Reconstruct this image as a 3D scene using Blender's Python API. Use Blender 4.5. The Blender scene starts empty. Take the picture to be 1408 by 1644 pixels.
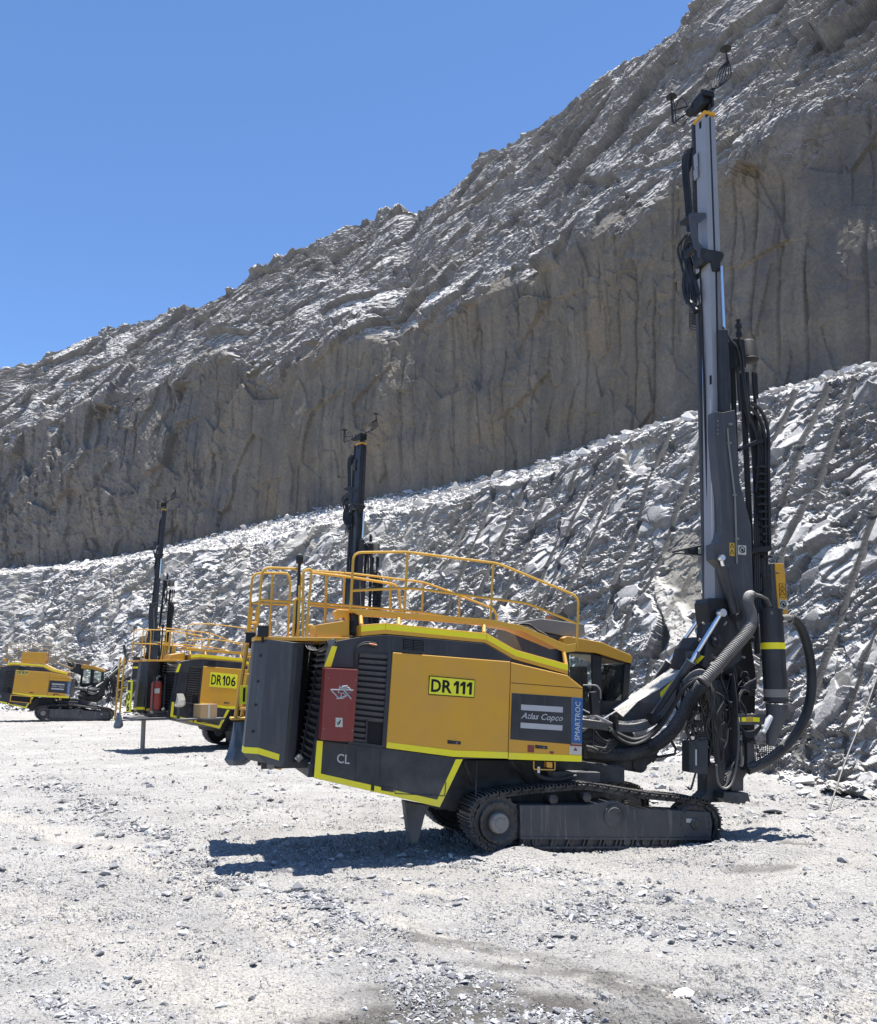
import bpy, bmesh, math, random
import numpy as np
from mathutils import Vector, Matrix

# ------------------------------------------------------------------ camera, world, sun
SC = bpy.context.scene
COL = SC.collection
W0, H0, F = 1408.0, 1644.0, 1410.0
CAMH, PITCH = 2.4, math.atan((1085 - 822) / 1410.0)
cam_d = bpy.data.cameras.new('camera'); cam = bpy.data.objects.new('camera', cam_d); COL.objects.link(cam)
cam_d.sensor_fit = 'HORIZONTAL'; cam_d.sensor_width = 36; cam_d.lens = 36 * F / W0
cam_d.clip_start = 0.1; cam_d.clip_end = 2000
cam.location = (0, 0, CAMH); cam.rotation_euler = (math.pi / 2 + PITCH, 0, 0)
SC.camera = cam

SUN = Vector((0.12, 0.05, 1.0)).normalized()
world = bpy.data.worlds.new('World'); SC.world = world; world.use_nodes = True
wn = world.node_tree; bg = wn.nodes['Background']
sky = wn.nodes.new('ShaderNodeTexSky'); sky.sky_type = 'NISHITA'; sky.sun_disc = False
sky.sun_elevation = math.asin(SUN.z); sky.sun_rotation = math.atan2(SUN.x, SUN.y)
sky.altitude = 1800; sky.air_density = 1.0; sky.dust_density = 0.0; sky.ozone_density = 6.0
tint = wn.nodes.new('ShaderNodeMix'); tint.data_type = 'RGBA'; tint.blend_type = 'MULTIPLY'; tint.inputs[0].default_value = 1
tint.inputs[7].default_value = (.88, .97, 1.04, 1); wn.links.new(sky.outputs[0], tint.inputs[6])
wn.links.new(tint.outputs[2], bg.inputs[0]); bg.inputs[1].default_value = 0.108
sl = bpy.data.lights.new('sun', 'SUN'); sl.energy = 4.7; sl.angle = math.radians(0.53); sl.color = (1.0, 0.965, 0.90)
so = bpy.data.objects.new('sun', sl); COL.objects.link(so)
so.rotation_euler = SUN.to_track_quat('Z', 'Y').to_euler()
SC.view_settings.view_transform = 'Standard'; SC.view_settings.look = 'None'
SC.view_settings.exposure = 0.98; SC.view_settings.gamma = 1
SC.cycles.max_bounces = 5; SC.cycles.diffuse_bounces = 3; SC.cycles.glossy_bounces = 2
SC.cycles.transmission_bounces = 4; SC.cycles.caustics_reflective = False; SC.cycles.caustics_refractive = False

# ------------------------------------------------------------------ camera maths (pixels are those of the 1408x1644 photo)
CP, SP = math.cos(PITCH), math.sin(PITCH)
def ray(px, py):
    u = (px - W0 / 2) / F; v = -(py - H0 / 2) / F
    return np.array([u, CP - v * SP, SP + v * CP])
def ground_pt(px, py, z=0.0):
    r = ray(px, py); t = (z - CAMH) / r[2]; return np.array([r[0] * t, r[1] * t, z])
def project(x, y, z):
    d = y * CP + (z - CAMH) * SP
    h = -y * SP + (z - CAMH) * CP
    return W0 / 2 + F * x / d, H0 / 2 - F * h / d

# ------------------------------------------------------------------ numpy noise
def H(ix, iy, seed):
    a = (ix.astype(np.int64) * 374761393 + iy.astype(np.int64) * 668265263 + seed * 2147483 + 977) & 0xffffffff
    a = ((a ^ (a >> 13)) * 1274126177) & 0xffffffff
    a = (a ^ (a >> 16)) & 0xffffffff
    a = (a * 2246822519) & 0xffffffff
    return ((a ^ (a >> 15)) & 0xffffff) / 16777216.0
def vnoise(x, y, seed=0):
    ix, iy = np.floor(x), np.floor(y); fx, fy = x - ix, y - iy
    fx = fx * fx * (3 - 2 * fx); fy = fy * fy * (3 - 2 * fy)
    ix = ix.astype(np.int64); iy = iy.astype(np.int64)
    a, b, c, d = H(ix, iy, seed), H(ix + 1, iy, seed), H(ix, iy + 1, seed), H(ix + 1, iy + 1, seed)
    return (a + (b - a) * fx + (c - a) * fy + (a - b - c + d) * fx * fy) * 2 - 1
def fbm(x, y, seed=0, o=4):
    s = 0; a = 1; t = 0
    for i in range(o):
        s = s + a * vnoise(x, y, seed + i * 17); t += a; a *= .5; x = x * 2.03 + 7.1; y = y * 2.03 + 3.7
    return s / t
def facets(u, v, cell, seed, ang=0.0, stretch=1.0, tilt=1.0, bias=(0, 0)):
    """broken rock: nearest jittered cell, each cell a randomly tilted plane"""
    c, s = math.cos(ang), math.sin(ang)
    x = (u * c + v * s) / (cell * stretch); y = (-u * s + v * c) / cell
    ix = np.floor(x).astype(np.int64); iy = np.floor(y).astype(np.int64)
    best = np.full(x.shape, 9e9); val = np.zeros(x.shape)
    for dx in (-1, 0, 1):
        for dy in (-1, 0, 1):
            jx = ix + dx; jy = iy + dy
            cx = jx + H(jx, jy, seed); cy = jy + H(jx, jy, seed + 1)
            ex, ey = x - cx, y - cy
            d = ex * ex + ey * ey
            p = (H(jx, jy, seed + 2) - .5) + tilt * (ex * ((H(jx, jy, seed + 3) - .5) * 2 + bias[0]) + ey * ((H(jx, jy, seed + 4) - .5) * 2 + bias[1]))
            m = d < best
            best = np.where(m, d, best); val = np.where(m, p, val)
    return val
def sstep(a, b, x):
    t = np.clip((x - a) / (b - a), 0, 1); return t * t * (3 - 2 * t)

# ------------------------------------------------------------------ objects
def tag(o, label=None, cat=None, group=None, kind=None):
    if label: o['label'] = label
    if cat: o['category'] = cat
    if group: o['group'] = group
    if kind: o['kind'] = kind
    return o
def np_mesh(name, V, Fq, mat, attrs=None, smooth=False, parent=None):
    me = bpy.data.meshes.new(name)
    V = np.asarray(V, np.float32); Fq = np.asarray(Fq, np.int32)
    k = Fq.shape[1]
    me.vertices.add(len(V)); me.vertices.foreach_set('co', V.ravel())
    me.loops.add(Fq.size); me.loops.foreach_set('vertex_index', Fq.ravel())
    me.polygons.add(len(Fq)); me.polygons.foreach_set('loop_start', np.arange(0, Fq.size, k, dtype=np.int32))
    try: me.polygons.foreach_set('loop_total', np.full(len(Fq), k, np.int32))
    except Exception: pass
    me.update(calc_edges=True)
    me.polygons.foreach_set('use_smooth', np.full(len(Fq), smooth))
    for an, av in (attrs or {}).items():
        at = me.attributes.new(an, 'FLOAT', 'POINT'); at.data.foreach_set('value', np.asarray(av, np.float32).ravel())
    me.materials.append(mat)
    o = bpy.data.objects.new(name, me); COL.objects.link(o)
    if parent: o.parent = parent
    return o
def grid_faces(nr, nc):
    i = np.arange(nr - 1)[:, None] * nc + np.arange(nc - 1)[None, :]
    return np.stack([i, i + 1, i + nc + 1, i + nc], -1).reshape(-1, 4)

# ------------------------------------------------------------------ materials
def nd(nt, t, **kw):
    n = nt.nodes.new(t)
    for k, v in kw.items():
        if k in n.inputs.keys(): n.inputs[k].default_value = v
        else: setattr(n, k, v)
    return n
def base_mat(name):
    m = bpy.data.materials.new(name); m.use_nodes = True
    return m, m.node_tree, m.node_tree.nodes['Principled BSDF']
def mix(nt, fac, a, b, mode='MIX'):
    n = nt.nodes.new('ShaderNodeMix'); n.data_type = 'RGBA'; n.blend_type = mode
    for sock, v in ((0, fac), (6, a), (7, b)):
        if hasattr(v, 'node'): nt.links.new(v, n.inputs[sock])
        else: n.inputs[sock].default_value = v if sock == 0 else (*v, 1)
    return n.outputs[2]
def ramp(nt, src, a, b, lo=0.0, hi=1.0):
    n = nt.nodes.new('ShaderNodeMapRange'); n.inputs[1].default_value = a; n.inputs[2].default_value = b
    n.inputs[3].default_value = lo; n.inputs[4].default_value = hi
    nt.links.new(src, n.inputs[0]); return n.outputs[0]
def mathn(nt, op, a, b=None):
    n = nt.nodes.new('ShaderNodeMath'); n.operation = op
    for i, v in ((0, a), (1, b)):
        if v is None: continue
        if hasattr(v, 'node'): nt.links.new(v, n.inputs[i])
        else: n.inputs[i].default_value = v
    return n.outputs[0]
def noise(nt, scale, detail=5, rough=.6, vec=None, dist=0):
    n = nt.nodes.new('ShaderNodeTexNoise'); n.inputs['Scale'].default_value = scale
    n.inputs['Detail'].default_value = detail; n.inputs['Roughness'].default_value = rough; n.inputs['Distortion'].default_value = dist
    if vec is not None: nt.links.new(vec, n.inputs['Vector'])
    return n.outputs[0]
def coords(nt, kind='Object', scale=None):
    t = nt.nodes.new('ShaderNodeTexCoord').outputs[kind]
    if scale:
        m = nt.nodes.new('ShaderNodeMapping'); m.inputs['Scale'].default_value = scale
        nt.links.new(t, m.inputs[0]); return m.outputs[0]
    return t
def bump(nt, p, h, strength, dist):
    b = nt.nodes.new('ShaderNodeBump'); b.inputs['Strength'].default_value = strength; b.inputs['Distance'].default_value = dist
    nt.links.new(h, b.inputs['Height']); nt.links.new(b.outputs[0], p.inputs['Normal'])

def rock_mat(name, grey, grey2, brown, ochre, bore=0):
    m, nt, p = base_mat(name)
    co = coords(nt)
    at = nt.nodes.new('ShaderNodeAttribute'); at.attribute_name = 'smooth_zone'
    n1 = noise(nt, .9, 7, .65, co, .3); n2 = noise(nt, 6, 6, .7, co)
    g = mix(nt, ramp(nt, n1, .35, .65), grey, grey2)
    st = coords(nt, 'Object', (1.6, 1.6, .22))
    n3 = noise(nt, .55, 6, .6, st, .4); n4 = noise(nt, .16, 4, .6, co)
    b = mix(nt, ramp(nt, n3, .38, .62), brown, tuple(c * .72 for c in brown))
    b = mix(nt, ramp(nt, n4, .55, .68, 0, .7), b, ochre)
    b = mix(nt, ramp(nt, n4, .47, .36, 0, .75), b, tuple(c * .85 for c in grey2))
    c = mix(nt, at.outputs['Fac'], g, b)
    c = mix(nt, ramp(nt, n2, .35, .7, .0, .35), c, (.16, .155, .15), 'MULTIPLY')
    n7 = noise(nt, .35, 7, .7, co, .8); c = mix(nt, mathn(nt, 'MULTIPLY', at.outputs['Fac'], ramp(nt, n7, .5, .62, 0, .5)), c, (.125, .12, .118))
    geo = nt.nodes.new('ShaderNodeNewGeometry'); sx = nt.nodes.new('ShaderNodeSeparateXYZ')
    nt.links.new(geo.outputs['True Normal'], sx.inputs[0])
    ab = nt.nodes.new('ShaderNodeAttribute'); ab.attribute_name = 'bare'
    dm = mathn(nt, 'MULTIPLY', ramp(nt, sx.outputs[2], .32, .62), ramp(nt, n2, .3, .55, .45, 1.0))
    c = mix(nt, mathn(nt, 'MULTIPLY', dm, mathn(nt, 'SUBTRACT', 1.0, ab.outputs['Fac'])), c, (.66, .635, .605))  # pale dust on upward faces, brightened to paint in the sunlit ledges
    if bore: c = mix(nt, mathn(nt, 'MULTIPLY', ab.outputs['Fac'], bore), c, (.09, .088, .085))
    pa = nt.nodes.new('ShaderNodeAttribute'); pa.attribute_name = 'pale'
    c = mix(nt, pa.outputs['Fac'], c, (.46, .42, .35))
    nt.links.new(c, p.inputs['Base Color']); p.inputs['Roughness'].default_value = .95
    p.inputs['Specular IOR Level'].default_value = .05
    n5 = noise(nt, 14, 8, .75, co)
    bump(nt, p, mathn(nt, 'ADD', n2, mathn(nt, 'MULTIPLY', n5, .8)), .95, .06)
    return m
M = {}
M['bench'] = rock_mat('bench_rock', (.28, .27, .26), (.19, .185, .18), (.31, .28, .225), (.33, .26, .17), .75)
M['wall'] = rock_mat('wall_rock', (.25, .235, .22), (.16, .153, .148), (.25, .215, .172), (.27, .205, .135))
def ground_mat():
    m, nt, p = base_mat('pit_floor'); co = coords(nt)
    dk = nt.nodes.new('ShaderNodeAttribute'); dk.attribute_name = 'dark'
    cr = nt.nodes.new('ShaderNodeAttribute'); cr.attribute_name = 'cream'
    n1 = noise(nt, .5, 6, .6, co); n2 = noise(nt, 9, 7, .75, co); n3 = noise(nt, 38, 5, .75, co)
    c = mix(nt, ramp(nt, n1, .35, .65), (.385, .37, .35), (.48, .465, .44))
    c = mix(nt, cr.outputs['Fac'], c, (.53, .495, .445))
    n6 = noise(nt, 1.7, 7, .7, co, .6)
    c = mix(nt, ramp(nt, n6, .48, .62, 0, .42), c, (.27, .262, .255))
    c = mix(nt, dk.outputs['Fac'], c, (.13, .122, .11))
    c = mix(nt, ramp(nt, n3, .50, .62, 0, .75), c, (.17, .165, .16))
    c = mix(nt, ramp(nt, n2, .55, .75, 0, .3), c, (.55, .54, .53))
    nt.links.new(c, p.inputs['Base Color']); p.inputs['Roughness'].default_value = .97
    p.inputs['Specular IOR Level'].default_value = .15
    v = nd(nt, 'ShaderNodeTexVoronoi', Scale=28.0); nt.links.new(co, v.inputs['Vector'])
    hh = mathn(nt, 'ADD', mathn(nt, 'MULTIPLY', n2, .5), mathn(nt, 'MULTIPLY', n3, .8))
    hh = mathn(nt, 'SUBTRACT', hh, mathn(nt, 'MULTIPLY', v.outputs['Distance'], .8))
    bump(nt, p, hh, 1.0, .035)
    return m
M['ground'] = ground_mat()
def stone_mat(name, lo, hi):
    m, nt, p = base_mat(name)
    a = nt.nodes.new('ShaderNodeAttribute'); a.attribute_name = 'tone'
    c = mix(nt, a.outputs['Fac'], lo, hi)
    n2 = noise(nt, 30, 4, .7, coords(nt))
    c = mix(nt, ramp(nt, n2, .4, .7, 0, .4), c, (.3, .3, .3), 'MULTIPLY')
    nt.links.new(c, p.inputs['Base Color']); p.inputs['Roughness'].default_value = .9
    return m
M['gravel'] = stone_mat('gravel_stone', (.17, .17, .18), (.62, .61, .60))

# ------------------------------------------------------------------ ground
def ground_h(x, y):
    r = np.hypot(x, y)
    h = .05 * fbm(x / 3.1, y / 3.1, 5, 3) + .02 * fbm(x / .8, y / .8, 9, 3)
    # gouged, churned soil along the right side and a spoil heap pushed up by the track
    def mound(px, py, rad, a, k=1.0):
        g = ground_pt(px, py); d2 = ((x - g[0]) / (rad * k)) ** 2 + ((y - g[1]) / rad) ** 2
        return a * np.exp(-d2)
    h = h + mound(832, 1378, .28, .15, 1.5) + mound(905, 1384, .2, .05, 2.2) + mound(1180, 1372, .45, .10, 1.8) + mound(1300, 1385, .7, .14, 1.7)
    h = h + mound(1390, 1420, .6, .12, 1.5) - mound(1235, 1392, .3, .08, 1.6) + mound(1210, 1400, .3, .06, 1.4) + mound(520, 1455, .5, .06, 1.5)
    h = h + mound(1250, 1330, .8, .14, 2) + mound(1080, 1240, 1.6, .22, 1.6) + mound(560, 1480, .35, .05, 1.5)
    m = sstep(.1, .5, fbm(x / 2.2 + 9, y / 1.2, 77, 3))
    ridge = fbm(x / .35, y / .22, 31, 3)
    h = h + m * .035 * ridge
    # wheel ruts sweeping across the foreground
    t = (y - 5.6) - .55 * (x + .2) * (-1) * .35
    h = h - .03 * np.exp(-((t - 1.3) / .22) ** 2) - .03 * np.exp(-((t - 3.2) / .25) ** 2)
    return h * sstep(220, 90, r)
def strip(x, y, pl, w):
    """1 on a polyline on the ground, 0 beyond its half width w"""
    G = [ground_pt(a, b)[:2] for a, b in pl]; best = np.full(np.shape(x), 9e9)
    for p, q in zip(G, G[1:]):
        d = q - p; t = np.clip(((x - p[0]) * d[0] + (y - p[1]) * d[1]) / (d @ d), 0, 1)
        best = np.minimum(best, np.hypot(x - p[0] - t * d[0], y - p[1] - t * d[1]))
    best = best + w * .45 * fbm(x / w / 1.5, y / w / 1.5, 71, 4)
    return sstep(1.0, .45, best / w)
def cream_at(x, y):
    a = np.maximum.reduce([strip(x, y, [(-80, 1290), (100, 1340), (280, 1400), (400, 1450), (520, 1530)], .42), strip(x, y, [(-60, 1450), (150, 1500), (350, 1580), (480, 1660)], .75),
        strip(x, y, [(640, 1480), (760, 1520), (900, 1560), (1060, 1600), (1200, 1660)], .2), strip(x, y, [(1320, 1660), (1420, 1600)], .3), strip(x, y, [(560, 1385), (640, 1420), (720, 1440)], .22), strip(x, y, [(1180, 1420), (1300, 1400), (1420, 1400)], .4) * .4])
    return a * (.35 + .65 * sstep(-.35, .35, fbm(x / .7, y / .5, 68, 4)))
def coarse_at(x, y):
    return np.maximum.reduce([strip(x, y, [(60, 1250), (200, 1330), (330, 1400), (470, 1460), (580, 1520), (700, 1580), (800, 1660)], .7) * .42, strip(x, y, [(900, 1450), (1000, 1480), (1120, 1500)], .5) * .6,
        strip(x, y, [(480, 1440), (560, 1480)], .3), strip(x, y, [(640, 1660), (900, 1640)], .35), strip(x, y, [(700, 1380), (1000, 1420), (1300, 1480)], .35) * .5, strip(x, y, [(80, 1600), (190, 1660)], .15)])
def build_ground():
    pys = []
    y = 1700.0
    while y > 1094: pys.append(y); y -= 1.45 if y > 1130 else 1.0
    rad = [ (CAMH) / math.tan(math.atan((q - H0 / 2) / F) - PITCH) for q in pys]
    rad = [.0, .6, 1.5, 2.5, 3.5, 4.3, 4.8] + [r for r in rad if r > 5.0] + [500, 800, 1400]
    a1 = np.linspace(-30, 30, 820)
    ang = np.radians(np.concatenate([np.linspace(-180, -34, 40), a1, np.linspace(34, 180, 40)]))
    R, A = np.meshgrid(np.array(rad), ang, indexing='ij')
    X = R * np.sin(A); Y = R * np.cos(A)
    inside = (np.abs(A) < .55) & (R > 4.9) & (R < 120)
    Z = ground_h(X, Y)
    fi = facets(X, Y, .10, 3, .3, 1.2) * .024 + facets(X, Y, .045, 8) * .012 + facets(X, Y, .25, 12, .8, 1.4) * .03
    mk = .35 + .65 * sstep(-.25, .35, fbm(X / 1.7, Y / 1.1, 41, 4))
    Z = Z + np.where(inside, fi * mk, 0)
    def blob(px, py, rx, ry, rot=0):
        g = ground_pt(px, py); c, s = math.cos(rot), math.sin(rot)
        dx, dy = X - g[0], Y - g[1]; u = dx * c + dy * s; v = -dx * s + dy * c
        q = (u / rx) ** 2 + (v / ry) ** 2 + .55 * fbm(X / .7, Y / .7, 55, 4)
        return sstep(1.25, .35, q)
    dark = np.maximum.reduce([blob(800, 1610, 1.15, .42, -.25), blob(1000, 1640, .9, .35, -.3), blob(650, 1640, .6, .25, 0), blob(860, 1560, .9, .14, -.3) * .8,
                              blob(1215, 1403, .5, .22) * .7, blob(1245, 1357, .6, .2) * .9, blob(980, 1575, 1.3, .12, -.35) * .6])
    dark = dark * (.55 + .45 * sstep(-.3, .3, fbm(X / .3, Y / .18, 60, 3)))
    cream = cream_at(X, Y)
    dk2 = np.maximum(strip(X, Y, [(660, 1500), (780, 1518), (900, 1552), (1080, 1620)], .2) * .8, strip(X, Y, [(600, 1660), (760, 1610), (880, 1640), (1000, 1665)], .7))
    dark = np.maximum(dark, dk2 * (.45 + .55 * sstep(-.4, .3, fbm(X / .35, Y / .2, 61, 4)))); cream = cream * (1 - dark)
    return np_mesh('ground', np.stack([X, Y, Z], -1).reshape(-1, 3), grid_faces(*X.shape)[:, ::-1], M['ground'],
                   {'dark': dark, 'cream': cream})
tag(build_ground(), kind='structure')

# ------------------------------------------------------------------ rock faces
def spline(P, n):
    P = np.array(P, float); t = np.arange(len(P)); T = np.linspace(0, len(P) - 1, n)
    out = []
    for tt in T:
        i = min(int(tt), len(P) - 2); f = tt - i
        p0 = P[max(i - 1, 0)]; p1 = P[i]; p2 = P[i + 1]; p3 = P[min(i + 2, len(P) - 1)]
        out.append(.5 * ((2 * p1) + (p2 - p0) * f + (2 * p0 - 5 * p1 + 4 * p2 - p3) * f * f + (3 * p1 - p0 - 3 * p2 + p3) * f ** 3))
    return np.array(out)
TOE = spline([(18.5, -6), (15.2, 3), (12.6, 10), (10.3, 17), (7.9, 23.5), (4.2, 31), (-2.2, 40), (-12, 51), (-26, 62), (-45, 73), (-70, 84), (-110, 98)], 900)
seg = np.gradient(TOE, axis=0); seg /= np.linalg.norm(seg, axis=1)[:, None]
NIN = np.stack([seg[:, 1], -seg[:, 0]], 1)      # horizontal direction into the rock
for _ in range(60): NIN[1:-1] = (NIN[:-2] + NIN[1:-1] * 2 + NIN[2:]) / 4
NIN /= np.linalg.norm(NIN, axis=1)[:, None]
ULEN = np.concatenate([[0], np.cumsum(np.linalg.norm(np.diff(TOE, axis=0), axis=1))])
def curve(tab):
    xs, ys = zip(*tab); return lambda x: np.interp(x, xs, ys)
C_CREST = curve([(-900, 985), (-400, 945), (0, 922), (130, 912), (280, 892), (440, 862), (590, 834), (720, 806), (850, 772), (1000, 707), (1120, 675), (1225, 634), (1340, 603), (1408, 600), (1800, 560), (2600, 480)])
C_BASE2 = curve([(-900, 980), (-400, 940), (0, 914), (130, 905), (280, 877), (440, 832), (590, 800), (720, 780), (850, 752), (1000, 693), (1408, 590), (2600, 400)])
C_MID = curve([(-900, 860), (-400, 770), (0, 700), (150, 650), (270, 600), (360, 570), (440, 600), (520, 560), (600, 545), (700, 515), (800, 470), (870, 435), (1000, 365), (1100, 300), (1240, 215), (1408, 150), (1800, 20), (2600, -300)])
C_RIM = curve([(-900, 860), (-400, 730), (-200, 668), (0, 600), (180, 526), (330, 484), (390, 450), (510, 386), (690, 309), (850, 210), (1000, 113), (1150, 0), (1408, -190), (1800, -480), (2600, -1000)])
def solve(base, z0, dx, cot, cur, zmax=60):
    """height at which the plane rising from base meets the traced outline"""
    lo = z0.copy(); hi = np.full(z0.shape, float(zmax))
    for _ in range(40):
        m = (lo + hi) / 2
        x = base[:, 0] + dx[:, 0] * (m - z0) * cot; y = base[:, 1] + dx[:, 1] * (m - z0) * cot
        px, py = project(x, np.maximum(y, .5), m)
        above = py > cur(px)
        lo = np.where(above, m, lo); hi = np.where(above, hi, m)
    return lo
n = len(TOE)
def fixnear(z, k):      # columns beside or behind the camera just carry the last seen height
    bad = TOE[:, 1] < k
    i = np.argmax(~bad); z[bad] = z[i]; return z
z0 = np.zeros(n)
COT1 = 1 / math.tan(math.radians(65))
Zc = fixnear(solve(TOE, z0, NIN, COT1, C_CREST), 13)
Zc = np.convolve(np.pad(Zc, 6, 'edge'), np.ones(13) / 13, 'valid')
crest = TOE + NIN * (Zc * COT1)[:, None]
BERM = 6.5
b2 = crest + NIN * BERM
px, py = project(b2[:, 0], np.maximum(b2[:, 1], .5), Zc)
lo = Zc - 1; hi = Zc + 4.5
for _ in range(30):
    m = (lo + hi) / 2; px, py = project(b2[:, 0], np.maximum(b2[:, 1], .5), m); ab = py > C_BASE2(px); lo = np.where(ab, m, lo); hi = np.where(ab, hi, m)
Zb = fixnear(np.clip(lo, Zc + .1, Zc + 4), 13)
Zb = np.convolve(np.pad(Zb, 10, 'edge'), np.ones(21) / 21, 'valid')
COT2 = 1 / math.tan(math.radians(87.5)); COT3 = 1 / math.tan(math.radians(60))
Zm = fixnear(np.maximum(solve(b2, Zb, NIN, COT2, C_MID), Zb + 3), 13)
mid = b2 + NIN * ((Zm - Zb) * COT2)[:, None]
Zr = fixnear(np.maximum(solve(mid, Zm, NIN, COT3, C_RIM, 90), Zm + 2), 13)
rim = mid + NIN * ((Zr - Zm) * COT3)[:, None]

def columns(P, Z, fine=False):
    """resample columns so that neighbours are about one rendered pixel apart"""
    px, _ = project(P[:, 0], np.maximum(P[:, 1], 1.0), Z)
    ok = (P[:, 1] > 8)
    w = np.abs(np.gradient(px))
    if fine: w = np.maximum(w, np.where(ULEN < 52, np.gradient(ULEN) / .026, 0))
    w = np.where(ok & (px > -60) & (px < 1470), w, np.minimum(w, 3) * .25)
    c = np.concatenate([[0], np.cumsum((w[1:] + w[:-1]) / 2)])
    k = int(c[-1] / 1.35)
    return np.interp(np.linspace(0, c[-1], k), c, np.arange(len(c)))
def take(A, t):
    i = np.clip(t.astype(int), 0, len(A) - 2); f = t - i
    if A.ndim == 2: f = f[:, None]
    return A[i] * (1 - f) + A[i + 1] * f
def sheet(name, prof, mat, disp, rows):
    """prof: list of (plan points, heights); rows: number of rows per strip; disp(u, s, strip, z) -> displacement, zone"""
    t = columns(prof[0][0], prof[0][1], name == 'bench_slope'); K = [(take(P, t), take(Z, t)) for P, Z in prof]
    nin = take(NIN, t); u = take(ULEN, t)
    Pts = []; S = []; Sf = []; cum = np.zeros(len(t))
    for i in range(len(K) - 1):
        (P0, Z0), (P1, Z1) = K[i], K[i + 1]
        L = np.sqrt(((P1 - P0) ** 2).sum(1) + (Z1 - Z0) ** 2)
        fr = np.linspace(0, 1, rows[i], endpoint=(i == len(K) - 2))
        for f in fr:
            Pts.append(np.column_stack([P0 * (1 - f) + P1 * f, Z0 * (1 - f) + Z1 * f])); S.append(cum + L * f); Sf.append(np.full(len(t), i + f))
        cum = cum + L
    Pts = np.array(Pts); S = np.array(S); Sf = np.array(Sf)
    U = np.broadcast_to(u, S.shape)
    dr = np.gradient(Pts, axis=0); dc = np.gradient(Pts, axis=1)
    nrm = np.cross(dr, dc); nrm /= np.linalg.norm(nrm, axis=2)[..., None] + 1e-9
    out = np.concatenate([-np.broadcast_to(nin, S.shape + (2,)), np.full(S.shape + (1,), .6)], 2)
    nrm *= np.sign((nrm * out).sum(2))[..., None]
    for _ in range(14):     # round the breaks of slope
        nrm[1:-1] = (nrm[:-2] + nrm[2:] + 2 * nrm[1:-1]) / 4
    nrm /= np.linalg.norm(nrm, axis=2)[..., None]
    D, zone, bare, pale = disp(U, S, Sf, Pts)
    D = D * .5 + blur(D, 1) * .5
    V = Pts + nrm * D[..., None]
    o = np_mesh(name, V.reshape(-1, 3), grid_faces(*S.shape), mat, {'smooth_zone': zone, 'bare': bare, 'pale': pale})
    return tag(o, kind='structure'), V

def frac(q): return q - np.floor(q)
def ledges(U, S, per, amp, k, seed, warp=1.0):
    """rock broken into stepped shelves: leaning back, then an abrupt undercut"""
    q = (S + k * U) / per + warp * (1.1 * fbm(U / per / 2.2, S / per / 2.2, seed, 3) + .8 * facets(U, S, per * 2.2, seed + 5, -.7, 1.6))
    i = np.floor(q).astype(np.int64)
    a = .5 + H(i, np.floor(U / per / 2.5).astype(np.int64), seed + 9)
    return -amp * (q - i) * a
def inpoly(px, py, poly):
    c = np.zeros(px.shape, bool); n_ = len(poly)
    for a in range(n_):
        x0, y0 = poly[a]; x1, y1 = poly[(a + 1) % n_]
        if y0 == y1: continue
        c ^= ((y0 > py) != (y1 > py)) & (px < (x1 - x0) * (py - y0) / (y1 - y0) + x0)
    return c
def blur(a, k=2):
    a = a.astype(float)
    for _ in range(k): a[1:-1, 1:-1] = (a[1:-1, 1:-1] * 2 + a[:-2, 1:-1] + a[2:, 1:-1] + a[1:-1, :-2] + a[1:-1, 2:]) / 6
    return a
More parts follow.
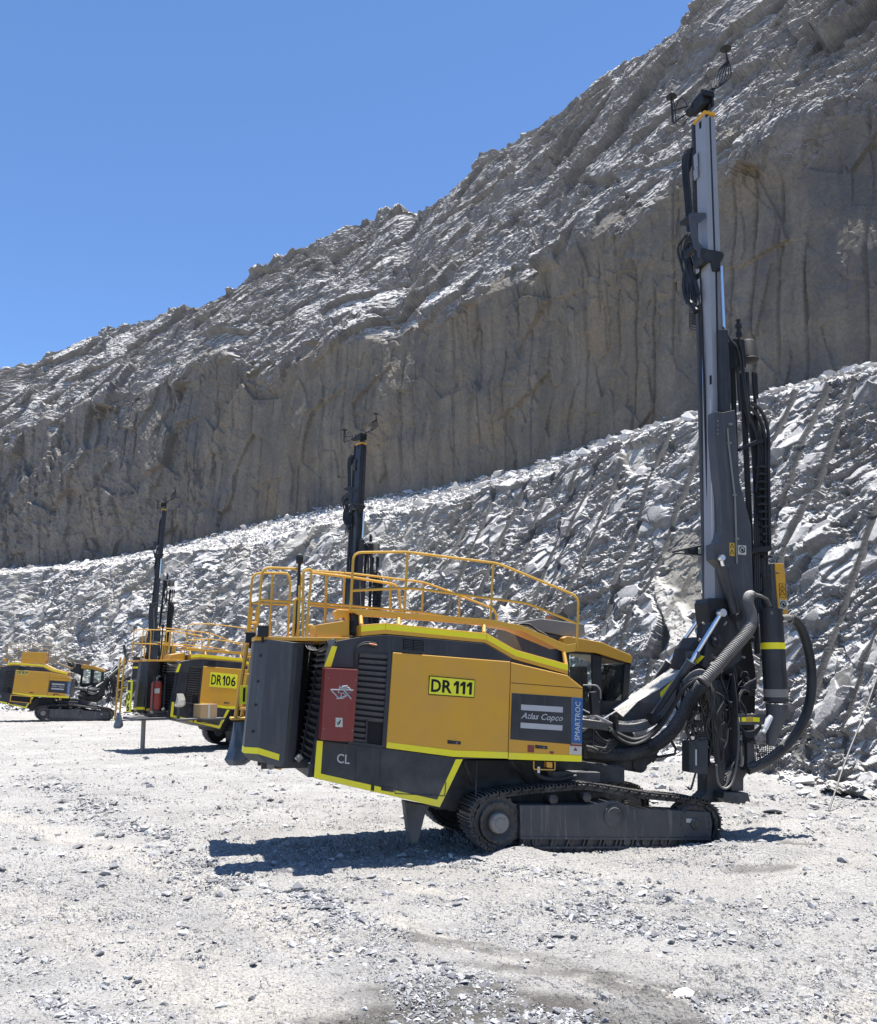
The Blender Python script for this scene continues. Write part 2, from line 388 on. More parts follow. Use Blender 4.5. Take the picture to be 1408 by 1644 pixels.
def disp_bench(U, S, Sf, P):
    wu = U + .35 * fbm(U / 1.5, S / 1.5, 90, 3); ws = S + .35 * fbm(U / 1.5, S / 1.5, 95, 3)
    onf = sstep(1.12, .98, Sf)                     # on the face rather than on the rubble above
    blk = facets(wu, ws, 2.6, 21, -.9, 1.5, .55)
    big = .5 * fbm(U / 5, S / 5, 11, 3) + .42 * blk
    hard = sstep(-.25, .35, fbm(U / 1.6, S / 1.3, 131, 4) + .5 * facets(wu, ws, 1.3, 133))     # where it is shattered fine
    d = big + onf * (.20 * facets(wu, ws, 1.0, 24, -.8, 1.5, .65) + .11 * facets(wu, ws, .42, 27, -.6, 1.5, 1.0)
         + hard * (ledges(U, S, .55, .16, .55, 300) + ledges(U, S, .22, .075, .7, 320) + ledges(U, S, .10, .03, .3, 340) + .07 * facets(U, S, .17, 30, -.6, 1.4, 1.4) + .03 * facets(U, S, .08, 33)))
    rub = (1 - onf) * (.12 * facets(U, S, .6, 36) + .10 * facets(U, S, .25, 38) + .05 * facets(U, S, .1, 40))
    d = d * (onf * 1 + (1 - onf) * .3) + rub
    # half barrels left by the pre-split holes
    sp = 1.7
    k = np.round((U - .4) / sp); ki = k.astype(np.int64); du = U - .4 - k * sp + 1.0 * (H(ki, ki, 4) - .5) + .04 * fbm(S / 3, k, 17, 2)
    vis = sstep(-.22, -.12, fbm(k * 3.1 + 5, S / 3.6, 140, 2) + .45 * (U < 50) - .4 * (U > 54)) * onf * sstep(.03, .12, Sf)
    smooth = big - .02 + .03 * fbm(U / 1.2, S / 1.8, 12, 3)
    r = np.where(U < 29, .075, .12)
    prof = np.minimum(d + .34, smooth - np.sqrt(np.clip(r * r - du * du, 0, None)) * 1.1)
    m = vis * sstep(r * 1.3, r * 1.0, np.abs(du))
    d = d * (1 - m) + prof * m
    # one pale clean slab and a tan patch beside the tall mast
    px, py = project(P[..., 0], np.maximum(P[..., 1], 1), P[..., 2])
    wx = 5 * fbm(U / .4, S / .4, 402, 3)
    slab = blur(inpoly(px + wx, py + wx, [(1047, 915), (1062, 935), (1090, 962), (1112, 1000), (1125, 1050), (1082, 1060), (1086, 1030), (1073, 1000), (1056, 965)]) & (Sf < 1), 2)
    tan = blur(inpoly(px + 2 * wx, py + 2 * wx, [(1068, 880), (1100, 850), (1128, 850), (1128, 980), (1108, 985), (1085, 945), (1060, 930)]) & (Sf < 1), 4)
    white = blur(inpoly(px + 3 * wx, py + 2 * wx, [(1002, 720), (1040, 700), (1060, 712), (1045, 735), (1030, 760), (1008, 765)]) & (Sf < 1), 3)
    d = d * (1 - slab) + (.45 - .1225 * (S - 3.5) + .05 * facets(U, S, .5, 404) + .03 * facets(U, S, .16, 405) + .04 * fbm(U / .2, S / .2, 406, 3)) * slab
    d = d * (1 - .75 * tan) - .1 * tan; d = d * (1 - .8 * white) - .12 * white
    d = d + .45 * sstep(.06, .0, Sf) * (.6 + .6 * facets(U, S, .6, 50))
    zone = .55 * sstep(.42, .6, fbm(U / 3.2, S / 3.2, 150, 3)) + .9 * tan
    return d, np.clip(zone, 0, 1), np.clip(m * 1.0 + tan * .6, 0, 1), np.clip(.75 * slab * (.7 + .5 * fbm(U / .4, S / .3, 407, 3)) + .45 * tan * sstep(-.2, .3, fbm(U / .5, S / .5, 77, 3)) + .3 * white + .38 * sstep(46, 60, U) * sstep(-.15, .3, fbm(U / 2.5, S / 1.5, 78, 4)) * onf, 0, 1)
def disp_wall(U, S, Sf, P):
    wu = U + .8 * fbm(U / 4, S / 4, 190, 3); ws = S + .8 * fbm(U / 4, S / 4, 195, 3)
    jag = .20 * fbm(U / 3.5, S / 3, 205, 4)
    up = sstep(.93, 1.07, Sf + jag + .12 * facets(wu, ws, 2.5, 207))
    hard = sstep(-.45, .25, fbm(U / 3.6, S / 2.6, 231, 4) + .4 * facets(wu, ws, 3.0, 233))
    rough = (.8 * facets(wu, ws, 4.6, 210, -.75, 1.8, .9) + .55 * facets(wu, ws, 1.9, 213, -.75, 2.2, 1.2)
             + hard * (ledges(U, S, 1.1, .09, .8, 500) + ledges(U, S, .5, .09, 1.0, 520) + ledges(U, S, .24, .07, .8, 540) + .30 * facets(wu, ws, .85, 216, -.75, 1.9, 1.4) + .16 * facets(U, S, .4, 219, -.75, 1.8, 1.4)) + .06 * facets(U, S, .2, 221, -.7, 1.6, 1.4))
    wv = U + .25 * (wu - U); wt = S + .25 * (ws - S)
    smooth = (.30 * facets(wv, wt, 3.6, 230, 1.5, 1.3, .9) + .13 * facets(wv, wt, 1.1, 233, 1.5, 3.0, 1.0) + .09 * facets(wv, wt, .55, 236, 1.0, 1.6, 1.2) * sstep(-.2, .3, fbm(U / 3, S / 4, 239, 3)) + .035 * facets(U, S, .22, 238, 1.4, 1.8, 1.2))
    sp = 1.05
    k = np.round(U / sp); du = U - k * sp + .05 * fbm(S / 3, k, 18, 2)
    vis = sstep(-.15, .15, fbm(k * 2.3, S / 6, 240, 2))
    smooth = smooth - .15 * vis * np.exp(-(du / .06) ** 2)
    left = sstep(75, 95, U)      # the far left of the wall is rougher all the way down
    smooth = smooth * (1 + 1.5 * left)
    d = up * (rough + .15) + (1 - up) * smooth + .9 * fbm(U / 14, S / 9, 250, 3)
    g = np.abs(U - 66 - .25 * (S - 14)) ; d = d - .8 * np.exp(-(g / 1.3) ** 2) * sstep(9, 15, S)
    g = np.abs(U - 36 - .2 * (S - 14)) ; d = d - .5 * np.exp(-(g / 1.5) ** 2) * sstep(3, 10, S)
    zone = (1 - up) * (1 - .6 * left)
    return d, zone, (1 - up) * .85, np.zeros_like(d)
back = rim + NIN * 30
bench, BV = sheet('bench_slope', [(TOE - NIN * .9, z0 - .25), (crest, Zc), (b2 + NIN * .9, Zb + .15)], M['bench'], disp_bench, [430, 90])
wall, WV = sheet('hillside', [(b2 - NIN * .3, Zb - .6), (mid, Zm), (rim, Zr), (back, Zr - 2.0)], M['wall'], disp_wall, [300, 470, 12])

# ------------------------------------------------------------------ machine materials
def paint(name, col, rough=.5, dust=.55, metal=0.0, dcol=(.38, .37, .355), streak=.0, wear=.25, spec=.35):
    m, nt, p = base_mat(name); co = coords(nt)
    n1 = noise(nt, 2.2, 6, .6, co); n2 = noise(nt, 25, 5, .7, co)
    c = mix(nt, ramp(nt, n1, .35, .7, 0, wear), col, tuple(x * .6 + .02 for x in col))
    geo = nt.nodes.new('ShaderNodeNewGeometry'); sx = nt.nodes.new('ShaderNodeSeparateXYZ')
    nt.links.new(geo.outputs['Normal'], sx.inputs[0])
    up = mathn(nt, 'MULTIPLY', ramp(nt, sx.outputs[2], .25, .85), ramp(nt, n2, .3, .6, .4, 1.0))
    film = ramp(nt, n1, .42, .78, .0, .09)
    f = mathn(nt, 'MAXIMUM', mathn(nt, 'MULTIPLY', up, dust), mathn(nt, 'MULTIPLY', film, min(1, dust * 1.6)))
    oz = nt.nodes.new('ShaderNodeSeparateXYZ'); nt.links.new(co, oz.inputs[0])
    f = mathn(nt, 'MAXIMUM', f, mathn(nt, 'MULTIPLY', ramp(nt, oz.outputs[2], 1.9, .5), ramp(nt, n1, .38, .7, .02, .24 if dust > .1 else .0)))
    if streak:
        st = noise(nt, 7, 5, .65, coords(nt, 'Object', (2.2, 2.2, .16)))
        f = mathn(nt, 'MAXIMUM', f, ramp(nt, st, .52, .72, 0, streak))
    c = mix(nt, f, c, dcol)
    nt.links.new(c, p.inputs['Base Color'])
    nt.links.new(mathn(nt, 'ADD', mathn(nt, 'MULTIPLY', f, .5), mathn(nt, 'ADD', mathn(nt, 'MULTIPLY', n2, .15), rough - .08)), p.inputs['Roughness'])
    p.inputs['Metallic'].default_value = metal; p.inputs['Specular IOR Level'].default_value = spec
    return m
M['yellow'] = paint('yellow_paint', (.62, .31, .022), .42, .5, wear=.22, streak=.10)
M['rail'] = paint('rail_yellow', (.58, .33, .035), .5, .3, wear=.3)
M['railgrey'] = paint('rail_weathered', (.30, .24, .13), .6, .35, wear=.4)
M['dark'] = paint('charcoal_paint', (.021, .022, .027), .45, .45, wear=.3, streak=.07)
M['grey'] = paint('grey_paint', (.050, .052, .058), .5, .45, streak=.12)
M['beam'] = paint('aluminium_beam', (.27, .27, .285), .45, .3, .1, streak=.1)
M['black'] = paint('black_steel', (.012, .012, .013), .6, .25, wear=.5)
M['void_black'] = paint('black_void', (.006, .006, .007), .8, .05)  # near-black colour painting in the shade inside vents, grilles and slots; seat too
M['track'] = paint('track_steel', (.028, .027, .028), .45, .75, .5, wear=.4)
M['frame'] = paint('track_frame_paint', (.05, .052, .058), .55, .5, dcol=(.24, .205, .175), streak=.75, wear=.4)
M['hub'] = paint('dusty_hub', (.20, .185, .17), .7, .3, wear=.3)
M['hivis'] = paint('hi_vis_tape', (.84, .72, .015), .45, .12, wear=.08)
M['red'] = paint('red_paint', (.20, .028, .020), .45, .18, streak=.05)
M['redtank'] = paint('red_tank', (.32, .045, .025), .5, .35, streak=.15)
M['hose'] = paint('rubber_hose', (.013, .013, .014), .5, .4, wear=.4)
M['hosep'] = paint('dusty_hose', (.07, .068, .066), .6, .95, dcol=(.5, .48, .44), wear=.5)
M['boom'] = paint('dusty_lit_boom', (.035, .035, .04), .5, .97, dcol=(.72, .69, .62), wear=.3)  # dust whitened on upward faces, painting in the boom's sunlit top
M['chrome'] = base_mat('chrome_rod')[0]
_p = M['chrome'].node_tree.nodes['Principled BSDF']; _p.inputs['Base Color'].default_value = (.75, .77, .8, 1); _p.inputs['Metallic'].default_value = 1; _p.inputs['Roughness'].default_value = .3
def glass_mat():
    m = bpy.data.materials.new('cab_glass'); m.use_nodes = True; nt = m.node_tree; nt.nodes.clear()
    o = nt.nodes.new('ShaderNodeOutputMaterial'); t = nt.nodes.new('ShaderNodeBsdfTransparent'); g = nt.nodes.new('ShaderNodeBsdfGlossy'); x = nt.nodes.new('ShaderNodeMixShader'); f = nt.nodes.new('ShaderNodeFresnel')
    t.inputs[0].default_value = (.86, .9, .9, 1); g.inputs['Roughness'].default_value = .05; f.inputs[0].default_value = 1.5
    nt.links.new(f.outputs[0], x.inputs[0]); nt.links.new(t.outputs[0], x.inputs[1]); nt.links.new(g.outputs[0], x.inputs[2]); nt.links.new(x.outputs[0], o.inputs[0]); return m
M['glass'] = glass_mat()
M['blue'] = paint('blue_sticker', (.02, .10, .27), .4, .05)
M['silver'] = paint('silver_sticker', (.42, .42, .43), .4, .05)
M['ink'] = paint('black_ink', (.008, .008, .008), .6, .0, spec=.2)
M['whiteink'] = paint('white_ink', (.6, .6, .6), .5, .05)
M['sign'] = paint('sign_yellow', (.78, .74, .03), .5, .03, wear=.05)
M['signdull'] = paint('sign_dull_yellow', (.55, .46, .12), .5, .03, wear=.05)
M['paper'] = paint('sticker_paper', (.5, .48, .42), .6, .1)
M['amber'] = paint('sticker_amber', (.5, .32, .05), .5, .1)
M['card'] = paint('cardboard', (.38, .25, .12), .8, .2)
M['cloth'] = paint('pale_cloth', (.48, .44, .36), .9, .2)
M['bag'] = paint('blue_grey_plastic', (.05, .075, .11), .45, .2, wear=.6)
M['blackcloth'] = paint('black_cloth', (.02, .021, .025), .85, .3)
M['copper'] = paint('copper_lug', (.35, .13, .05), .4, .1, .5)
M['tan'] = paint('dusty_roof_box', (.20, .19, .165), .7, .7, wear=.5)

# ------------------------------------------------------------------ tracing frame of the near machine: a real vertical plane in the place
PHI = math.radians(17); ux = np.array([math.cos(PHI), math.sin(PHI)]); uy = np.array([-math.sin(PHI), math.cos(PHI)])
_A = ground_pt(830, 1376)[:2]
ORG = _A - ux * (-1.1) - uy * (-1.25)
FRONT = [False]; YS = .75      # the mast swings out towards the near side of the machine
def P(px, py, y):
    if FRONT[0]:
        v = P0(px, py, y - YS * min(1, max(0, (px - 1040) / 90))); v.y += YS; return v
    return P0(px, py, y)
def P0(px, py, y):
    r = ray(px, py); o = np.array([0, 0]) - ORG
    t = (y - o @ uy) / (r[:2] @ uy)
    w = r * t
    return Vector(((w[:2] - ORG) @ ux, y, w[2] + CAMH))
PXM = 115.0

SPLIT = {'carriage_arm', 'skirt_fitting', 'chassis_brace', 'bottom_roller', 'carrier_roller', 'hose_clamp', 'door_bolt', 'screw', 'badge_bar', 'cab_pillar', 'drill_rod', 'pivot_pin', 'rear_coupling', 'support_post', 'grille_frame'}
class MB:
    def __init__(s): s.v = []; s.f = []
    def add(s, vs, fs):
        b = len(s.v); s.v += [tuple(v) for v in vs]; s.f += [tuple(i + b for i in f) for f in fs]
    def prism(s, A, B):      # A near ring, B far ring
        n = len(A); s.add(list(A) + list(B), [tuple(range(n))] + [tuple(range(2 * n - 1, n - 1, -1))] + [(i, i + n, (i + 1) % n + n, (i + 1) % n) for i in range(n)])
    def box(s, a, b, rot=None, c=None):
        x0, y0, z0 = a; x1, y1, z1 = b
        s.prism([Vector(q) for q in ((x0, y0, z0), (x1, y0, z0), (x1, y0, z1), (x0, y0, z1))], [Vector(q) for q in ((x0, y1, z0), (x1, y1, z0), (x1, y1, z1), (x0, y1, z1))])
    def tube(s, pts, r, n=8, cap=True, rad=None):
        pts = [Vector(p) for p in pts]; m = len(pts); up = None; rings = []; ax = None
        if rad is not None and m > 2:
            a_ = (pts[-1] - pts[0])
            if a_.length > 1e-6 and all((p - pts[0]).cross(a_.normalized()).length < 1e-4 for p in pts): ax = a_.normalized()
        for i, p in enumerate(pts):
            d = (pts[min(i + 1, m - 1)] - pts[max(i - 1, 0)])
            if d.length < 1e-7: d = Vector((0, 0, 1))
            d.normalize()
            if ax is not None: d = ax
            if up is None: up = d.orthogonal().normalized()
            else:
                up = (up - d * up.dot(d)); up = up.normalized() if up.length > 1e-5 else d.orthogonal().normalized()
            sd = d.cross(up); rr = rad[i] if rad is not None else r
            rings.append([p + (up * math.cos(2 * math.pi * k / n) + sd * math.sin(2 * math.pi * k / n)) * rr for k in range(n)])
        vs = [v for g in rings for v in g]
        fs = [(i * n + k, i * n + (k + 1) % n, (i + 1) * n + (k + 1) % n, (i + 1) * n + k) for i in range(m - 1) for k in range(n)]
        if cap: fs += [tuple(range(n))[::-1], tuple((m - 1) * n + k for k in range(n))]
        s.add(vs, fs)
    def build(s, name, mat, parent=None, bevel=0, smooth=True):
        if name in SPLIT and len(s.f) > 1:
            par = list(range(len(s.v)))
            def fd(i):
                while par[i] != i: par[i] = par[par[i]]; i = par[i]
                return i
            for f in s.f:
                for i in f[1:]: par[fd(i)] = fd(f[0])
            roots = {}
            for f in s.f: roots.setdefault(fd(f[0]), []).append(f)
            if len(roots) > 1:
                out = None
                for fs in roots.values():
                    ids = sorted({i for f in fs for i in f}); mp = {v: k for k, v in enumerate(ids)}
                    q = MB(); q.v = [s.v[i] for i in ids]; q.f = [tuple(mp[i] for i in f) for f in fs]; out = q.build(name, mat, parent, bevel, smooth)
                return out
        if bevel: smooth = False
        bm = bmesh.new(); vs = [bm.verts.new(v) for v in s.v]
        for f in s.f:
            try: bm.faces.new([vs[i] for i in f])
            except Exception: pass
        bmesh.ops.recalc_face_normals(bm, faces=bm.faces)
        if bevel:
            ed = [e for e in bm.edges if len(e.link_faces) == 2 and e.calc_face_angle(0) > .5]
            bmesh.ops.bevel(bm, geom=ed, offset=bevel, segments=2, profile=.5, affect='EDGES', clamp_overlap=True)
        me = bpy.data.meshes.new(name); bm.to_mesh(me); bm.free()
        me.materials.append(mat if not isinstance(mat, str) else M[mat])
        if smooth:
            me.polygons.foreach_set('use_smooth', [True] * len(me.polygons))
            try: me.set_sharp_from_angle(angle=math.radians(35))
            except Exception: pass
        o = bpy.data.objects.new(name, me); COL.objects.link(o)
        if parent: o.parent = parent
        return o
def smoothp(pts, k=6):
    pts = [Vector(p) for p in pts]; out = []
    for i in range(len(pts) - 1):
        p0 = pts[max(i - 1, 0)]; p1 = pts[i]; p2 = pts[i + 1]; p3 = pts[min(i + 2, len(pts) - 1)]
        for j in range(k):
            f = j / k
            out.append(.5 * ((2 * p1) + (p2 - p0) * f + (2 * p0 - 5 * p1 + 4 * p2 - p3) * f * f + (3 * p1 - p0 - 3 * p2 + p3) * f ** 3))
    return out + [pts[-1]]
def ring(pl, y): return [P(a, b, y) for a, b in pl]
def prism(name, pl, y0, y1, mat, parent, bevel=.008, mb=None):
    m = mb or MB(); A = ring(pl, y0); m.prism(A, [Vector((v.x, v.y + y1 - y0, v.z)) for v in A])
    return None if mb else m.build(name, mat, parent, bevel)
def addp(m, pl, y0, y1): prism(None, pl, y0, y1, None, None, mb=m)
def TP(pts):   # (px,py,y) list -> local points
    return [P(*q) for q in pts]
def round_rail(pts, r=.1):
    """cut corners of a polyline of Vectors with small arcs"""
    out = [pts[0]]
    for a, b, c in zip(pts, pts[1:], pts[2:]):
        u = (a - b); v = (c - b); k = min(r, u.length * .45, v.length * .45)
        p = b + u.normalized() * k; q = b + v.normalized() * k
        for t in (0, .25, .5, .75, 1): out.append(p * (1 - t) ** 2 + b * 2 * t * (1 - t) + q * t * t)
    return out + [pts[-1]]
def text_q(name, s, tl, tr, bl, y, mat, parent, bold=.0, shear=0.0, vertical=False, depth=.003):
    cu = bpy.data.curves.new('lettering', 'FONT'); cu.body = s; cu.offset = bold; cu.shear = shear; cu.resolution_u = 3
    ob = bpy.data.objects.new('lettering', cu); COL.objects.link(ob)
    me = bpy.data.meshes.new_from_object(ob.evaluated_get(bpy.context.evaluated_depsgraph_get()))
    bpy.data.objects.remove(ob); bpy.data.curves.remove(cu)
    co = np.zeros(len(me.vertices) * 3); me.vertices.foreach_get('co', co); co = co.reshape(-1, 3)
    if vertical: co = np.stack([-co[:, 1], co[:, 0], co[:, 2]], 1)
    lo = co.min(0); hi = co.max(0); q = (co - lo) / np.maximum(hi - lo, 1e-6)
    o3 = [np.array(P(*c, y)) if not isinstance(c, Vector) else np.array(c) for c in (tl, tr, bl)]
    V = o3[2] + np.outer(q[:, 0], o3[1] - o3[0]) + np.outer(q[:, 1], o3[0] - o3[2])
    me.vertices.foreach_set('co', V.ravel()); me.name = name; me.materials.clear(); me.materials.append(M[mat]); me.update()
    o = bpy.data.objects.new(name, me); COL.objects.link(o); o.parent = parent
    return o
def plate_text(par, txt, q, y, mat, bold=.02):
    """characters set one by one in the quad q(u, v); the figure 1 is cut by hand"""
    wd = {'1': .62, 'D': 1.05, 'R': 1.05}; ws = [wd.get(c, 1.0) for c in txt]; tot = sum(ws); u = 0
    for c, w in zip(txt, ws):
        u0, u1 = u / tot, (u + w * .88) / tot; u += w
        if c == '1':
            m = MB(); sh = [(.42, 0), (.95, 0), (.95, 1), (.50, 1), (.50, .30), (.05, .42), (.05, .20), (.36, .08)]
            A = [P(*q(u0 + (u1 - u0) * a, b), y) for a, b in sh]; m.prism(A, [v + Vector((0, .003, 0)) for v in A]); m.build('plate_number', mat, par, 0, False)
        else: text_q('plate_number', c, q(u0, 0), q(u1, 0), q(u0, 1), y, mat, par, bold)
def thing(name, label, cat, loc=(0, 0, 0), rz=0, group=None):
    o = bpy.data.objects.new(name, None); COL.objects.link(o); o.location = loc; o.rotation_euler = (0, 0, rz)
    o.empty_display_size = .3
    return tag(o, label, cat, group)
def line(name, pts, r, mat, parent, n=8, k=6, smooth=True):
    m = MB(); m.tube(smoothp(TP(pts), k) if smooth else TP(pts), r, n); return m.build(name, mat, parent)

RIGS = 'drill rigs parked along the rock face'
rng = random.Random(4)
def build_rig():
    rig = thing('drill_rig', 'largest yellow and charcoal crawler drill rig, plate DR111, closest to the viewer', 'drill rig', (ORG[0], ORG[1], 0), PHI, RIGS)
    # ---------------- hull
    hull = [(541, 1029), (581, 1022), (620, 1019), (779, 1033), (823, 1058.5), (911, 1083.5), (935, 1104), (933, 1222), (816, 1218), (743, 1219), (706, 1295), (505, 1248)]
    prism('hull', hull, -1.21, 1.21, 'dark', rig, .02)
    # proud lower skirt with tape frame
    sk = prism('skirt_panel', [(504, 1249), (505.5, 1188), (612, 1201), (728, 1216), (743, 1219), (706, 1296)], -1.25, -1.20, 'dark', rig, .006)
    m = MB()
    addp(m, [(509, 1189), (518.5, 1190), (515, 1242), (504, 1248.6)], -1.256, -1.249)
    addp(m, [(504, 1248.6), (515, 1242), (702, 1284), (706, 1296)], -1.257, -1.249)
    addp(m, [(702, 1284), (732, 1219), (743, 1219), (706, 1296)], -1.256, -1.249)
    m.build('reflective_tape', 'hivis', sk)
    text_q('lettering', 'CL', (541.5, 1209.5), (562, 1212), (540.5, 1224.5), -1.255, 'silver', sk, .012)
    m = MB()
    for q in ([(596, 1260), (601, 1261), (600.5, 1270), (595.5, 1269)], [(612, 1262), (632, 1265), (632, 1272), (612, 1269)]): addp(m, q, -1.262, -1.25)
    m.tube(TP([(571, 1202, -1.252), (570.5, 1250, -1.252)]), .004, 4); m.tube(TP([(611, 1204, -1.252), (609, 1256, -1.252)]), .004, 4)
    m.tube(round_rail(TP([(634, 1268, -1.262), (634, 1274, -1.262), (714, 1278, -1.262), (716, 1256, -1.262)]), .02), .006, 5)
    m.build('skirt_fitting', 'black', sk)
    # upper rear side panel + tape
    up = prism('upper_side_panel', [(541.5, 1029), (581, 1022), (620, 1019), (779, 1033), (822, 1058), (820.5, 1061.5), (629, 1046), (625, 1049), (576, 1046), (574, 1072), (520, 1070)], -1.25, -1.20, 'dark', rig, .006)
    m = MB(); addp(m, [(533, 1037), (541.5, 1038), (531.5, 1070.5), (520.5, 1070.5)], -1.256, -1.249); m.build('reflective_tape', 'hivis', up)
    m = MB(); addp(m, [(647, 1025.5), (680, 1028.6), (680, 1046), (647, 1043)], -1.254, -1.249)
    vb = m.build('vent', 'void_black', up, 0)
    m = MB()
    for i in range(7):
        for j in range(2):
            x0 = 648.5 + j * 16; z = 1027.5 + i * 2.4 + j * 1.5; addp(m, [(x0, z), (x0 + 14, z + 1.3), (x0 + 14, z + 2.5), (x0, z + 1.2)], -1.266, -1.254)
    m.build('vent_slat', 'dark', vb)
    # side louvre grille
    g = MB(); addp(g, [(577, 1046), (624.5, 1049), (616, 1199), (561, 1192)], -1.222, -1.20); gr = g.build('side_grille', 'void_black', rig)
    m = MB()
    for i in range(16):
        t = (i + .5) / 16
        l = (577 - 15.5 * t + 1, 1046 + 145 * t); r = (623 - 8.5 * t, 1049 + 149 * t)
        if i >= 12: r = (588 - 1 * t, (r[1] - l[1]) * .45 + l[1])
        A = [P(l[0], l[1], -1.245), P(r[0], r[1], -1.245)]
        B = [v + Vector((0, .03, -.045)) for v in A]; h = Vector((0, 0, .011))
        m.add([A[0], A[1], B[1], B[0], A[0] + h, A[1] + h, B[1] + h, B[0] + h], [(0, 1, 2, 3), (7, 6, 5, 4), (0, 4, 5, 1), (3, 2, 6, 7), (0, 3, 7, 4), (1, 5, 6, 2)])
    m.build('louvre_slat', 'grey', gr)
    m = MB(); addp(m, [(588, 1156), (591, 1156), (589, 1194), (586, 1194)], -1.25, -1.22)
    addp(m, [(623, 1048), (629.5, 1046.5), (620, 1201), (613, 1200)], -1.252, -1.20); addp(m, [(561, 1190), (616, 1197), (613, 1201), (558, 1194)], -1.254, -1.20)
    addp(m, [(574, 1046), (624, 1049.5), (624, 1052), (574, 1049)], -1.252, -1.20)
    m.build('grille_frame', 'dark', gr, .003)
    m = MB(); m.tube(smoothp(TP([(573, 1072, -1.27), (572, 1050, -1.28), (577, 1037, -1.29), (590, 1034, -1.3), (600, 1038, -1.3), (606, 1036, -1.29)])), .013, 7)
    m.tube(smoothp(TP([(570, 1072, -1.27), (570, 1048, -1.28), (576, 1036, -1.29), (588, 1031, -1.3), (604, 1033, -1.3)])), .008, 6)
    cb = m.build('power_cable', 'hose', rig)
    m = MB(); m.tube(TP([(592, 1033.5, -1.3), (604, 1035.5, -1.3)]), .014, 6); m.build('cable_lug', 'copper', cb)
    # ---------------- yellow doors
    dr = prism('engine_door', [(630.7, 1047), (820, 1062), (815.3, 1218), (728, 1215), (620, 1201)], -1.262, -1.19, 'yellow', rig, .012)
    m = MB(); addp(m, [(622, 1191.5), (730, 1204.8), (815.5, 1207.5), (815.3, 1218), (728, 1215), (620.2, 1200.6)], -1.267, -1.261); m.build('reflective_tape', 'hivis', dr)
    def latch(parent, q):
        a = prism('door_latch', q, -1.270, -1.26, 'black', parent, .004)
        c = ((q[0][0] * .3 + q[1][0] * .7), (q[0][1] * .3 + q[1][1] * .7 + q[2][1]) / 2)
        m = MB(); m.tube(TP([(c[0], c[1], -1.275), (c[0], c[1], -1.268)]), .012, 10); m.build('lock_barrel', 'hub', a)
    latch(dr, [(718.5, 1188), (740, 1190.5), (740, 1195.5), (718.5, 1194)])
    fd = prism('front_door', [(820.6, 1063), (911, 1084), (936, 1104), (934, 1223), (816.2, 1219)], -1.262, -1.19, 'yellow', rig, .012)
    m = MB(); addp(m, [(817, 1208.2), (934.2, 1213.2), (934, 1223), (816.3, 1219)], -1.267, -1.261); m.build('reflective_tape', 'hivis', fd)
    m = MB(); m.tube(TP([(820, 1096.3, -1.261), (936, 1105.3, -1.261)]), .006, 4); m.build('door_seam', 'black', fd)
    latch(fd, [(859.5, 1196), (879, 1198), (879, 1203), (859.5, 1201.5)])
    lp = prism('badge_panel', [(822, 1112.5), (918, 1119), (917.5, 1195), (819, 1187)], -1.268, -1.261, 'dark', fd, .003)
    m = MB(); addp(m, [(836.8, 1131), (903.8, 1135), (903.6, 1144), (836.6, 1140)], -1.272, -1.267); addp(m, [(836, 1160), (903.4, 1164.6), (902.7, 1173), (835.7, 1168.7)], -1.272, -1.267)
    m.build('badge_bar', 'silver', lp)
    text_q('lettering', 'Atlas Copco', (836.8, 1143.5), (904, 1148), (836.2, 1156.5), -1.273, 'silver', lp, .012, .35)
    bs = prism('blue_strip', [(919, 1119.3), (936, 1121), (934.6, 1194.5), (917.8, 1193)], -1.268, -1.261, 'blue', fd, .002)
    text_q('lettering', 'SMARTROC', (924, 1126), (932, 1127), (922.5, 1188), -1.272, 'whiteink', bs, .0, 0, True)
    wl = prism('warning_sticker', [(914.5, 1194), (934.2, 1195.5), (933.8, 1212), (914, 1211)], -1.268, -1.261, 'paper', fd, .001)
    m = MB(); addp(m, [(915, 1194.5), (934, 1196), (934, 1198.5), (915, 1197.5)], -1.271, -1.267); addp(m, [(924, 1200), (927.5, 1205.5), (920.5, 1205)], -1.271, -1.267); m.build('sticker_print', 'red', wl)
    rs = prism('red_sticker', [(847.5, 1196), (857.7, 1197), (857.5, 1208.3), (847.3, 1207.5)], -1.268, -1.261, 'red', fd, .001)
    prism('small_sticker', [(883, 1206), (889, 1206.5), (889, 1210.5), (883, 1210)], -1.268, -1.261, 'red', fd, .001)
    # ---------------- red cabinet
    rc = prism('red_cabinet', [(522.5, 1072), (575.3, 1075), (567, 1191), (515.5, 1188)], -1.50, -1.25, 'red', rig, .008)
    m = MB(); addp(m, [(539, 1152), (550, 1152.5), (550, 1167.5), (538.5, 1167)], -1.505, -1.499); pl = m.build('sticker', 'paper', rc)
    m = MB(); m.tube(TP([(542, 1164, -1.508), (547, 1156, -1.508), (545, 1162, -1.508), (541.5, 1160, -1.508)]), .006, 4); m.build('sticker_print', 'ink', pl)
    m = MB()
    E = [[(531, 1107), (544, 1121), (554, 1117), (567, 1108), (531, 1107)], [(549, 1102), (558, 1101)], [(547, 1104.5), (561, 1104)], [(546, 1107), (563, 1106.5)],
         [(546, 1101), (543, 1112), (549, 1113), (546, 1120)], [(552, 1108), (564, 1122)], [(556, 1110), (550, 1112), (557, 1117), (550, 1121), (540, 1121)]]
    for e in E: m.tube(TP([(a, b, -1.505) for a, b in e]), .0085, 5)
    m.build('emblem', 'silver', rc)
    m = MB()
    for c in ((527, 1089), (572, 1092), (520, 1170), (565.5, 1172.5)): m.tube(TP([(c[0], c[1], -1.506), (c[0], c[1], -1.498)]), .009, 8)
    m.build('screw', 'hub', rc)
    # ---------------- rear face
    T = P(541, 1029, -1.21); B = P(505, 1248, -1.21)
